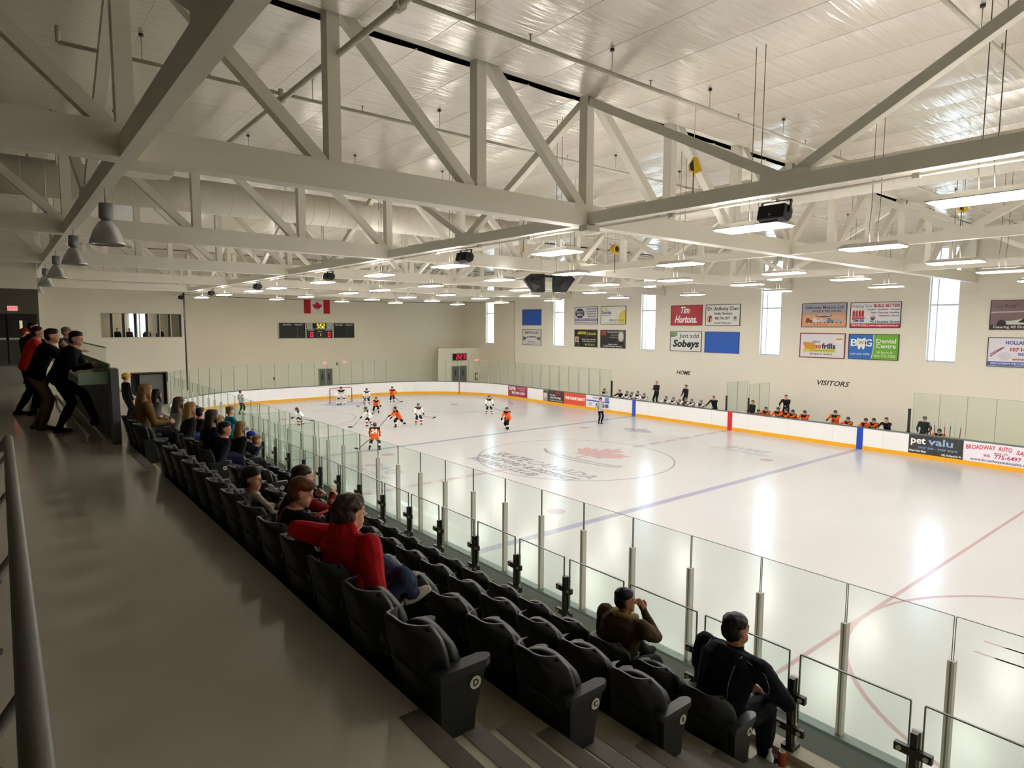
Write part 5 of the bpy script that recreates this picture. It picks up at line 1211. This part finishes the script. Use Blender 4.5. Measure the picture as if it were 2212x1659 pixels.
def piping(root, rays, col, r=.0035):
    body = [c for c in root.children if c.name.startswith('body')][0]; me = body.data
    bv = BVHTree.FromPolygons([v.co for v in me.vertices], [p.vertices for p in me.polygons]); pts = []
    for o, d in rays:
        h = bv.ray_cast(Vector(o), Vector(d).normalized())[0]
        if h: pts.append(h-Vector(d).normalized()*.002)
    if len(pts) > 1: MB().tube(pts, r, mat('piping_'+col, col, .6), 6).build('piping', MATS['piping_'+col], root)
def back_number(root, txt, z, size, col, pitch, front=False):
    body = [c for c in root.children if c.name.startswith('body')][0]; s = 1 if front else -1
    h = surf(body, (0, s*1.5, z), (0, -s, 0))
    if not h: return
    me = text_data(txt, size, .03, 0, 'CENTER', None, .006); me.materials.append(mat('paint_'+col, col))
    o = meshobj('jersey_number', me, root, h+Vector((0, s*.012, 0))); o.rotation_euler = (PI/2-(pitch if not front else -pitch*0), 0, 0) if not front else (PI/2, 0, PI)
    if not front: o.rotation_euler = (PI/2-pitch, 0, 0)
W_OUT = {'top': 'e9e6e2', 'yoke': '3a1a20', 'sleeve': 'e6e3df', 'cuff': '7a1420', 'hem': 'e9e6e2', 'pants': '1b1d27', 'sock': 'ece8e2', 'stripe': 'b3202c', 'shoe': '17171a', 'glove': '20222c'}
O_OUT = {'top': 'e85f1a', 'yoke': '17140f', 'sleeve': 'e2601e', 'cuff': '15130f', 'hem': 'e85f1a', 'pants': '14141a', 'sock': '1a1a1e', 'stripe': 'ece6de', 'shoe': '121214', 'glove': '16161a'}
def stick(label, loc, rz, top, heel, blade, col='6b4a2c', group='hockey sticks'):
    t = thing('hockey_stick', label, 'hockey stick', loc, rz, group); a = Vector(top); b = Vector(heel); c = Vector(blade)
    MB().beam(a, b, .02, .03, mat('stick_'+col, col, .5)).build('shaft', MATS['stick_'+col], t)
    d = (c-b); pr = MB(); n = 5; vs = []; per = d.cross(V(0, 0, 1)).normalized()
    for k in range(n+1):
        p = b+d*(k/n)+per*.03*(k/n)**2; hh = .06*(1 if k < n else .6)
        vs += [p+per*.006+V(0, 0, -.01), p-per*.006+V(0, 0, -.01), p-per*.006+V(0, 0, hh), p+per*.006+V(0, 0, hh)]
    pr.add(vs, [(4*k+q, 4*k+4+q, 4*k+4+(q+1) % 4, 4*k+(q+1) % 4) for k in range(n) for q in range(4)]+[(0, 1, 2, 3), (4*n+3, 4*n+2, 4*n+1, 4*n)], mat('blade_tape', '1d1c1b', .8)); pr.build('blade', MATS['blade_tape'], t)
    MB().beam(a, a+(b-a)*.12, .026, .036, mat('grip_tape', 'd8d8d4', .8)).build('grip', MATS['grip_tape'], t)
def skater(team, label, loc, deg, h, pitch, hands, feet, stk=None, pelz=.46, hyaw=0, num=None, hat='1c2230', toes=(.15, -.15), roll=0, num_front=False, pely=0):
    rz = math.radians(deg); hh = h
    o = person(label, loc, rz, h=hh, pel=(0, pely-.04, pelz*hh+.03), pitch=pitch, roll=roll, hyaw=hyaw, hands=hands, feet=feet, bulk=.048, player=1, hat='helmet', hatcol=hat, hair='none', outfit=(W_OUT if team == 'w' else O_OUT), hd=.215, vox=.02, toes=toes, group=None)
    if num: back_number(o, num, pelz*hh+.2*hh*math.cos(pitch), .3, 'f2efe8' if team == 'o' else '2a1a20', pitch, num_front)
    if stk: stick('hockey stick of the '+label.replace('hockey ', '', 1).replace('player', 'skater').replace(' with the', '').replace(' standing', '').replace(' with one leg stretched back', '').replace(' of centre in front of the two orange skaters', ' of centre').replace(' with stick out to the right', '').replace(' with a number on the back', ''), loc, rz, *stk, col='8a8680' if team == 'w' else '2a2622')
    return o
def on_ice_people():
    s = skater
    s('w', 'hockey player in white standing at the goal crease right of the goalie', (13.9, 23.7, 0), 150, 1.42, .25, ((-.22, .35, .72), (.2, .42, .66)), ((-.2, .02, .09), (.2, .0, .09)), ((-.26, .22, .9), (.5, .75, .03), (.72, .8, .03)), .47)
    s('o', 'hockey player in orange near the end boards', (16.3, 24.1, 0), 150, 1.36, .2, ((-.3, .3, .82), (.1, .42, .8)), ((-.12, .1, .09), (.14, -.05, .09)), ((.15, .38, .85), (-.62, .5, .1), (-.85, .55, .14)), .48)
    s('o', 'hockey player in orange bent forward in front of the goal', (12.5, 19.45, 0), 165, 1.3, .6, ((-.25, .42, .55), (.22, .4, .52)), ((-.16, .15, .09), (.16, -.2, .09)), ((-.3, .3, .7), (.35, .7, .03), (.58, .74, .03)), .44)
    s('w', 'hockey player in white crouching left of centre in front of the two orange players', (9.5, 14.4, 0), 80, 1.38, .65, ((-.15, .5, .6), (.2, .42, .55)), ((-.14, .15, .09), (.16, -.25, .09)), ((.2, .3, .7), (-.25, 1.1, .03), (-.15, 1.35, .03)), .45)
    s('o', 'hockey player in orange striding left with one leg stretched back', (10.75, 13.05, 0), 85, 1.45, .55, ((-.12, .5, .6), (.2, .45, .7)), ((-.12, .2, .09), (.25, -.62, .1)), ((.22, .35, .85), (.0, 1.25, .03), (.15, 1.45, .03)), .43, num=None)
    s('w', 'hockey player in white upright at mid ice with stick out to the right', (12.2, 13.1, 0), 165, 1.42, .2, ((-.22, .36, .75), (.24, .3, .72)), ((-.14, .12, .09), (.16, -.04, .09)), ((.25, .3, .75), (-.75, .6, .42), (-.95, .65, .5)), .47)
    s('w', 'hockey player in white with red socks near the right far circle', (18.45, 14.1, 0), 150, 1.42, .22, ((-.24, .36, .74), (.24, .34, .74)), ((-.2, .02, .09), (.2, .0, .09)), ((.24, .34, .78), (-.9, .7, .25), (-1.1, .75, .2)), .47)
    s('o', 'hockey player in orange skating at the far blue line', (15.45, 8.25, 0), 110, 1.45, .3, ((-.1, .42, .72), (.2, .3, .7)), ((-.1, .1, .09), (.1, -.12, .09)), ((-.1, .5, .9), (.2, -.1, .1), (.4, -.35, .06)), .47, hyaw=.4)
    s('o', 'hockey player in orange with a number on the back seen from behind', (6.3, 7.3, 0), -35, 1.5, .35, ((-.28, .32, .68), (.2, .38, .7)), ((-.26, .0, .09), (.24, -.05, .09)), ((.15, .4, .85), (-.85, .15, .03), (-1.05, .22, .03)), .45, num='24')
    s('w', 'hockey player in white bending low behind the glass near the left corner', (6.35, 17.3, 0), 70, 1.3, .75, ((-.2, .5, .5), (.15, .45, .45)), ((-.14, .1, .09), (.14, -.15, .09)), ((-.1, .55, .6), (.3, -.55, .2), (.4, -.8, .12)), .43)
    # goalie with pads
    g = person('goalie in white with big leg pads crouching in the goal mouth', (12.7, 25.7, 0), math.radians(155), h=1.62, pel=(0, -.1, .66), pitch=.35, hands=((-.36, .32, .75), (.36, .32, .72)), feet=((-.26, .1, .09), (.26, .1, .09)), bulk=.07, player=1, hat='helmet', hatcol='30406a', hair='none', outfit=dict(W_OUT, pants='20222c'), hd=.24, vox=.022)
    pm = mat('goalie_pad_white', 'e8e6e2', .5); dk = mat('goalie_pad_dark', '1e2333', .5)
    for s_ in (-1, 1):
        b = MB(); M = Matrix.Translation((s_*.25, .2, .08)) @ Matrix.Rotation(-.12*s_, 4, 'Y'); b.box((-.14, -.05, 0), (.14, .06, .72), pm, M); b.box((-.1, .06, .3), (.1, .075, .42), dk, M); b.build('leg_pad', pm, g)
    MB().box((-.5, .36, .6), (-.3, .43, .92), pm).build('blocker', pm, g); b = Fig(); b.ball(V(.42, .4, .74), (.14, .07, .15), None, 12); MB().add(b.b.v, b.b.f, pm, True).build('catching_glove', pm, g)
    stick('wide goalie stick held in front of the goalie', (12.7, 25.7, 0), math.radians(155), (-.38, .42, 1.15), (-.05, .62, .05), (.32, .66, .03), 'e0ddd6')
    rs = {'top': stripes_mat(), 'yoke': MATS['referee_stripes'], 'sleeve': MATS['referee_stripes'], 'cuff': MATS['referee_stripes'], 'hem': MATS['referee_stripes'], 'pants': '101014', 'shoe': '101012'}
    a = person('referee in striped shirt standing by the far side boards near the blue line', (21.6, 6.5, 0), math.radians(160), h=1.74, feet=((-.06, .03, .09), (.08, -.05, .09)), hands=((-.3, .12, .85), (.26, .05, .8)), bulk=.012, hat='helmet', hatcol='15161a', hair='none', outfit=rs, vox=.018, elbow=((-.8, -.6, -.3), (.7, -.6, -.5)))
    a = person('linesman in striped shirt standing in the far left corner', (4.8, 24.3, 0), math.radians(-70), h=1.74, feet=((-.2, .0, .09), (.2, .0, .09)), hands=((-.25, .12, .85), (.26, .1, .85)), bulk=.015, hair='crop', outfit=rs, vox=.018)
    for c in [x for x in bpy.data.objects if x.get('category') == 'person']: pass
on_ice_people()

def bench_people():
    lean = dict(h=1.6, pel=(0, 0, .74), pitch=.36, hands=((-.2, .66, 1.0), (.2, .66, 1.0)), feet=((-.1, .0, .09), (.1, .05, .09)), bulk=.04, player=1, hat='helmet', hair='none', hd=.215, vox=.022)
    up_ = dict(h=1.6, pel=(0, .05, .76), pitch=.12, hands=((-.14, .55, .98), (.18, .6, .98)), feet=((-.1, .0, .09), (.1, .05, .09)), bulk=.045, player=1, hat='helmet', hair='none', hd=.215, vox=.022)
    X = 26.72; f90 = PI/2
    wy = [8.65, 8.2, 7.7, 7.15]; wl = ['first', 'second', 'third', 'fourth']
    tw = [person('white jersey player leaning on the boards, first from the left on the home bench', (X, wy[0], .14), f90, outfit=W_OUT, hatcol='6a6f78', **up_)]
    def clone(src, label, y, dz=0, rz=0, x=X):
        c = copy_tree(src); c.location = (x, y, .14+dz); c.rotation_euler = (0, 0, f90+rz); c['label'] = label; return c
    for k in (1, 2, 3): clone(tw[0], 'white jersey player leaning on the boards, %s from the left on the home bench' % wl[k], wy[k], (.0, -.03, .08, -.02)[k], (.1, -.2, .15, .25)[k])
    l2 = person('white jersey player left of the six sitting together on the home bench', (X, 5.2, .14), f90, outfit=W_OUT, hatcol='7a7f86', hyaw=.3, **lean)
    for k, y in enumerate((4.6, 4.1, 3.65, 3.15, 2.5)): clone(l2, 'white jersey player on the home bench, %s right of the leftmost of six' % ['first', 'second', 'third', 'fourth', 'fifth'][k], y, (.0, -.12, .04, 0, 0)[k], R.uniform(-.3, .3))
    clone(tw[0], 'white jersey player behind the glass left of the home bench', 10.85, 0, .2)
    vo = person('orange jersey player farthest left on the visitors bench', (X, -1.9, .14), f90, outfit=O_OUT, hatcol='17181b', hyaw=.3, **lean)
    vu = person('orange jersey player second from the left on the visitors bench', (X, -2.6, .14), f90, outfit=O_OUT, hatcol='141518', **up_)
    nm = {-3.1: 'third', -3.55: 'fourth', -4.15: 'fifth', -6.55: 'seventh', -7.35: 'eighth', -7.8: 'ninth'}
    for k, (y, w_) in enumerate(nm.items()): clone(vo if k % 2 else vu, 'orange jersey player %s from the left on the visitors bench' % w_, y, (.0, .0, -.02, -.06, -.08, .02)[k], R.uniform(-.35, .35))
    clone(vu, 'orange jersey player sitting taller in the middle of the visitors bench', -5.8, .16)
    clone(vo, 'orange jersey player slumped behind the boards at the left end of the visitors bench', -1.35, -.2, .5)
    gk = clone(vo, 'orange jersey player sitting behind the glass right of the visitors bench', -10.7, -.15, -.2)
    dark = {'top': '1c1d22', 'pants': '17181c', 'shoe': '111111'}
    ad = dict(vox=.02, outfit=dark, bulk=.015)
    person('coach in dark jacket with folded arms standing tall on the home bench', (27.3, 6.6, .64), f90, h=1.86, hands=((.16, .24, 1.22), (-.16, .27, 1.16)), elbow=((-1, .1, -.5), (1, .1, -.5)), haircol='8a7a6a', hair='crop', **ad)
    person('man in dark jacket standing behind the home bench players', (27.3, 4.2, .64), f90-.3, h=1.78, hands=((-.2, .3, 1.0), (.24, .2, .95)), haircol='3a322a', hair='crop', **ad)
    person('man in black jacket leaning over the boards at the right end of the home bench', (26.85, 1.75, .14), f90+.1, h=1.84, pel=(0, -.1, .95), pitch=.3, hands=((-.25, .6, 1.03), (.3, .6, 1.03)), hair='crop', haircol='5a5048', **ad)
    person('man in dark top leaning on the boards at the left end of the home bench', (26.75, 9.35, .14), f90, h=1.75, pel=(0, -.15, .82), pitch=.6, hands=((-.25, .6, 1.03), (.25, .6, 1.03)), haircol='6a4a35', **ad)
    person('man in dark top standing between the two benches behind the glass', (26.9, -.85, .14), f90-.3, h=1.76, hands=((.1, .3, 1.05), (-.1, .32, 1.0)), haircol='5a4636', **ad)
    person('coach in black jacket bending and pointing over the visitors bench', (27.3, -2.7, .64), f90+.3, h=1.78, pel=(0, -.1, .9), pitch=.35, hands=((-.1, .5, 1.05), (.25, .4, 1.0)), hair='crop', haircol='6a4a3a', **ad)
    person('man in dark top leaning at the right end of the visitors bench', (26.75, -8.3, .14), f90+.1, h=1.75, pel=(0, -.12, .84), pitch=.55, hands=((.0, .55, 1.15), (.25, .6, 1.03)), haircol='4a3626', **ad)
    person('man in grey cap behind the glass above the dark board advertisement', (27.1, -9.85, .14), f90, h=1.8, hands=((-.2, .2, .95), (.2, .2, .95)), hat='cap', hatcol='6d6d6a', haircol='5a4a3a', outfit={'top': '33363c', 'pants': '22252c'}, vox=.02, bulk=.02)
    for k in range(7): stick('hockey stick standing in the rack behind the glass, %s from the left' % ORD[k], (26.9+.05*k, -10.15-.2*k, .14), f90, (.0, .1*(k % 2), 1.5+.06*(k % 3)), (.03*k-.1, .0, .05), (.1, .2, .05), ['8a2a2a', '3a3a3a', 'c9c4ba'][k % 3])
bench_people()

def seated(blk, row, i): 
    x, z = ROWX[row]; y = (YN if blk == 'n' else AIS1)+.2475+.495*i
    return (x, y, z)
def spectators():
    q = -PI/2
    D = dict(det=2)
    sit = lambda h, p=.1, py=.22: dict(hyaw=.55, h=h, pel=(0, py, .47+.045*h), pitch=p, feet=((-.1, .2+.28*h, .05*h), (.1, .22+.28*h, .05*h)))
    # near group
    camo = camo_mat()
    person('boy in pale camouflage hoodie with dark hair slouching in the top row', seated('n', 'D', 6), q, h=1.14, hd=.205, pel=(0, .28, .45), pitch=-.25, feet=((-.1, .6, .14), (.1, .6, .14)), hands=((-.12, .46, .58), (.2, .46, .6)), hyaw=-.75, haircol='2a1d14', skin='fair', outfit={'top': camo, 'yoke': camo, 'hem': camo, 'sleeve': camo, 'cuff': camo, 'pants': '2b2e38'}, hood=None, bulk=.012, vox=.009, **D)
    b = person('boy in black and red hockey jersey leaning forward beside the red-haired boy', seated('n', 'D', 5), q, h=1.27, hd=.21, pel=(0, .3, .49), pitch=.42, feet=((-.12, .68, .08), (.12, .68, .08)), hands=((-.15, .62, .75), (.12, .66, .8)), hyaw=.15, haircol='2e1f15', hair='crop', outfit={'top': '16151a', 'yoke': '1a181e', 'sleeve': '8f1620', 'cuff': '16151a', 'pants': '20222a'}, bulk=.02, vox=.009, **D)
    piping(b, [((-.12+.01*k, -.5, .95-.05*k), (0, 1, 0)) for k in range(7)], 'c9c4bc', .006)
    b = person('red-haired boy in black and red hockey jersey with a hand at his mouth', seated('n', 'D', 4), q, h=1.2, hd=.215, pel=(-.05, .2, .49), pitch=.12, feet=((-.12, .66, .1), (.12, .66, .1)), hands=((-.1, .46, .7), (.1, .46, .84)), elbow=((-.4, -.2, -1), (1, .1, -.8)), hyaw=-.45, hpitch=-.3, haircol='6a3d20', outfit={'top': '17161b', 'yoke': '17161b', 'sleeve': '1a181d', 'cuff': '9c1a20', 'pants': '22242c'}, bulk=.016, vox=.008, curl=.9, **D)
    piping(b, [((-.17+.01*k, -.5, .93-.05*k), (0, 1, 0)) for k in range(7)], 'b01a24', .012); piping(b, [((.15-.01*k, -.5, .93-.05*k), (0, 1, 0)) for k in range(7)], 'b01a24', .012)
    b = person('boy in bright red hoodie with curly brown hair and raised feet', seated('n', 'D', 2), q, h=1.44, hd=.23, build=1.2, pel=(-.02, .2, .48), pitch=.05, twist=.12, roll=-.1, feet=((-.16, .62, .5), (.04, .6, .46)), knee=((-.5, .6, .8), (.5, .6, .6)), hands=((-.5, .12, .82), (.27, .3, .52)), elbow=((-.5, -.6, .2), (1, -.6, -.1)), hyaw=.1, hair='curly', haircol='3f2c1e', outfit={'top': 'bd1220', 'pants': '2c3a55', 'shoe': 'b9b3ac'}, hood='top', bulk=.045, vox=.008, **D)
    # front row men
    b = person('man in brown coat with fleece collar sitting in the front row, hand to his mouth', seated('n', 'A', 2), q, h=1.55, build=1.12, pel=(0, .2, .5), pitch=.2, feet=((-.12, .74, .4), (.1, .66, .08)), knee=((-.2, .5, 1), (.15, 1, .3)), hands=((-.15, .5, .6), (.1, .44, .96)), elbow=((-.6, -.2, -.6), (.25, .7, -1)), hyaw=-.65, haircol='120e0b', hair='crop', skin='tan', outfit={'top': '4a3a24', 'pants': '15161a', 'shoe': '2a2018'}, bulk=.045, vox=.008, curl=.8, collar='x', **D)
    c = Fig(); nk = V(0, .2+math.sin(.2)*.45, .5+math.cos(.2)*.45)
    for k in range(13): a = PI*(-.12+1.24*k/12); c.ball(nk+V(math.cos(a)*.095, -math.sin(a)*.095+.01, .0+.02*math.sin(a)), .038, 'h', 8)
    c.finish('fleece_collar', {'h': clothmat('9a7c52', '9a7c52')}, .01, .4, b, 1)
    b = person('man in dark navy jacket with pale piping hunched in the front row end seat', seated('n', 'A', 0), q, h=1.78, hd=.25, build=1.18, pel=(0, .24, .52), pitch=.34, roll=.05, feet=((-.15, .62, .09), (.2, .6, .09)), hands=((-.12, .6, .62), (.2, .62, .62)), elbow=((-1, -.1, -.3), (1, -.1, -.3)), hyaw=-.35, hair='crop', haircol='1d1713', skin='tan', outfit={'top': '10131f', 'pants': '10121a', 'shoe': '101010'}, bulk=.03, vox=.009, collar='x', **D)
    piping(b, [((.16-.035*math.sin(PI*k/10), -.6, 1.08-.055*k), (0, 1, 0)) for k in range(11)], '8d8a86', .003); piping(b, [((.9, .32+.012*k, 1.0-.05*k), (-1, 0, 0)) for k in range(7)], '8d8a86', .003)
    piping(b, [((-.17+.03*math.sin(PI*k/10), -.6, 1.08-.055*k), (0, 1, 0)) for k in range(11)], '55535a', .003)
    # far block crowd
    N = dict(vox=.013, bulk=.015)
    def P(label, seat, kw, **k2): a = dict(N); a.update(kw); a.update(k2); return person(label, seat, q+k2.pop('dr', 0) if False else q, **a)
    P('woman in tan coat with long light brown hair by the counter post', seated('f', 'D', 2), sit(1.66, .12), hair='long', haircol='8a6436', outfit={'top': '7d5f33', 'pants': '22232b'}, bulk=.03, hands=((-.2, .5, .7), (.2, .55, .7)))
    P('dark-haired person in blue top behind the tan coat woman', seated('f', 'C', 11), sit(1.5), haircol='2a1f18', outfit={'top': '23305c', 'pants': '1d1f28'})
    P('black-haired person in grey patterned jacket in the crowd', seated('f', 'C', 10), sit(1.62), hair='long', haircol='15110e', outfit={'top': '5a5c60', 'pants': '1d2030'})
    P('brown-haired girl in pale grey top and blue trousers in the crowd', seated('f', 'C', 6), sit(1.66, .15), hair='long', haircol='4f3522', outfit={'top': '9a968a', 'pants': '2a3c80'})
    P('girl with long blonde hair and dark jacket in the crowd', seated('f', 'C', 4), sit(1.66, .12), hair='long', haircol='a37c46', outfit={'top': '221f22', 'pants': '1c2233'})
    P('dark-haired girl in pink top beyond the blonde girl', seated('f', 'B', 11), sit(1.6), haircol='241a14', outfit={'top': 'b06a6a', 'pants': '20222c'})
    P('dark-haired girl in black jacket next to the pink top girl', seated('f', 'B', 10), sit(1.6), haircol='1d1511', outfit={'top': '1d1b20', 'pants': '20222c'})
    b = P('girl with very long brown hair and navy jacket with a pink print on its back', seated('f', 'C', 1), sit(1.72, .1), hair='long', haircol='3a2819', outfit={'top': '15182a', 'pants': '1a2038'}, bulk=.03)
    body = [c for c in b.children if c.name.startswith('body')][0]; hpt = surf(body, (.05, -1, .78), (0, 1, 0))
    if hpt: MB().prism(ell(0, 0, .11, .075, 14), 0, .004, mat('pink_print', 'c07468', .7)).build('back_print', MATS['pink_print'], b).matrix_local = basis((1, 0, 0), (0, 0, 1), (0, -1, 0), hpt-V(0, .006, 0))
    P('small blonde girl between the navy jacket girl and the teal shirt boy', seated('f', 'B', 7), sit(1.6), hair='long', haircol='9a7038', outfit={'top': '4a3a30', 'pants': '20222c'})
    P('dark-haired child low in front of the navy jacket girl', seated('f', 'C', 0), sit(1.42, .25), haircol='241a18', hair='short', outfit={'top': '17182a', 'pants': '1a2038'}, bulk=.02, hyaw=-.4)
    P('girl with long wavy blonde hair and black coat by the glass guard', seated('f', 'B', 4), sit(1.7, .12), hair='long', haircol='8f6d42', outfit={'top': '1b1719', 'pants': '1b1d26'}, bulk=.02)
    P('child in backwards blue cap in the front row', seated('f', 'A', 9), sit(1.3, .35), hat='cap', hatcol='2442a8', haircol='5a4028', hyaw=-.5, outfit={'top': '26304a', 'pants': '3a3a34'})
    P('small blond child in dark blue top in the front row', seated('f', 'A', 8), sit(1.24, .3), haircol='8a6a40', hyaw=-.3, outfit={'top': '2c3350', 'pants': '8a5a5a'})
    x, z = ROWX['A']; person('boy in teal T-shirt standing at the glass guard beyond the crowd', (x+.35, -4.9, z), q+.1, h=1.58, haircol='7a6038', outfit={'top': '1f7f92', 'pants': '2b3550'}, vox=.013, hands=((-.15, .35, .95), (.15, .35, .95)), bulk=.008)
    x, z = ROWX['C']; person('child in yellow cap and dark jacket beyond the counter post', (x+.3, -1.6, z), q+.2, h=1.36, hat='cap', hatcol='d9b41a', haircol='6a4a2a', outfit={'top': '1a1c24', 'pants': '1a1c24'}, vox=.014, bulk=.01)
    # people at the leaning counter
    z = 4.38
    person('man in black jacket leaning on the counter with one foot up', (-7.12, -8.55, z), q-.2, h=1.84, pel=(0, -.08, .93), pitch=.52, feet=((-.1, -.12, .08), (.14, .42, .22)), knee=((-.1, 1, 0), (.2, 1, .4)), hands=((-.05, .42, 1.08), (.16, .38, 1.12)), elbow=((-.5, .1, -1), (.6, .1, -1)), hyaw=-.5, haircol='1a1410', hair='short', outfit={'top': '111217', 'pants': '10141f', 'shoe': '0e0e10'}, bulk=.022, vox=.011, det=2)
    person('man in dark jacket and tan trousers leaning on the counter behind the black jacket man', (-7.4, -7.85, z), q-.1, h=1.84, pel=(0, -.05, .95), pitch=.45, feet=((-.1, -.1, .08), (.12, .0, .08)), hands=((-.1, .6, 1.1), (.15, .6, 1.1)), hyaw=-.2, haircol='201812', outfit={'top': '17161b', 'pants': '6f6149', 'shoe': '4a3222'}, bulk=.025, vox=.013)
    person('man in bright red shirt and black trousers leaning on the counter', (-7.45, -5.6, z), q-.1, h=1.84, pel=(0, -.05, .96), pitch=.35, feet=((-.12, -.25, .08), (.12, .0, .08)), hands=((-.1, .55, 1.1), (.15, .55, 1.1)), hyaw=-.3, haircol='1e1512', hair='crop', outfit={'top': 'd12a1e', 'pants': '14151a'}, bulk=.025, vox=.013)
    person('tall dark-haired man in dark jacket behind the red shirt man', (-7.35, -4.3, z), q-.2, h=1.92, pel=(0, -.05, 1.0), pitch=.12, hands=((-.1, .5, 1.12), (.15, .5, 1.12)), hyaw=-.4, haircol='1e1512', hair='crop', outfit={'top': '1a1b22', 'pants': '1a1b22'}, bulk=.02, vox=.014)
    person('person in beige cap with folded arms at the far end of the counter', (-6.6, -1.9, 4.38), q-.8, h=1.76, hands=((.14, .28, 1.15), (-.14, .3, 1.1)), hat='cap', hatcol='8a7c62', haircol='8a7a66', outfit={'top': '3a3550', 'sleeve': 'b98a6a', 'pants': '2a2c34'}, vox=.014, bulk=.01)
    person('person in red cap, dark top and jeans farthest back on the concourse', (-7.3, 2.5, 4.38), q+.3, h=1.7, hat='cap', hatcol='8f1a20', haircol='5a4030', outfit={'top': '191a20', 'pants': '2c3a58'}, vox=.015, bulk=.02)
    # silhouettes in the lounge
    for k, (x, c, l) in enumerate(((-.9, '2b2420', 'leftmost'), (-.1, '4a2c28', 'second from the left'), (1.1, '1f2430', 'third from the left'), (2.0, '26221f', 'rightmost'))):
        person('person sitting in the lounge behind the viewing window, '+l, (x, 35.3, 4.5), PI, h=1.6, pel=(0, .1, .62), feet=((-.1, .45, .08), (.1, .45, .08)), hair='crop', haircol='241a14', outfit={'top': c, 'pants': '202228'}, vox=.025)
        t = thing('lounge_chair', 'dark lounge chair, '+l+' behind the viewing window', 'chair', (x, 35.35, 4.5)); cm = mat('lounge_chair_fabric', '2b2723', .7)
        MB().box((-.25, -.3, .4), (.25, .22, .5), cm).build('seat', cm, t); MB().box((-.25, .22, .4), (.25, .28, .95), cm).build('backrest', cm, t)
        for sx in (-.22, .22):
            for sy in (-.26, .2): MB().box((sx-.02, sy-.02, 0), (sx+.02, sy+.02, .4), cm).build('leg', cm, t)
spectators()
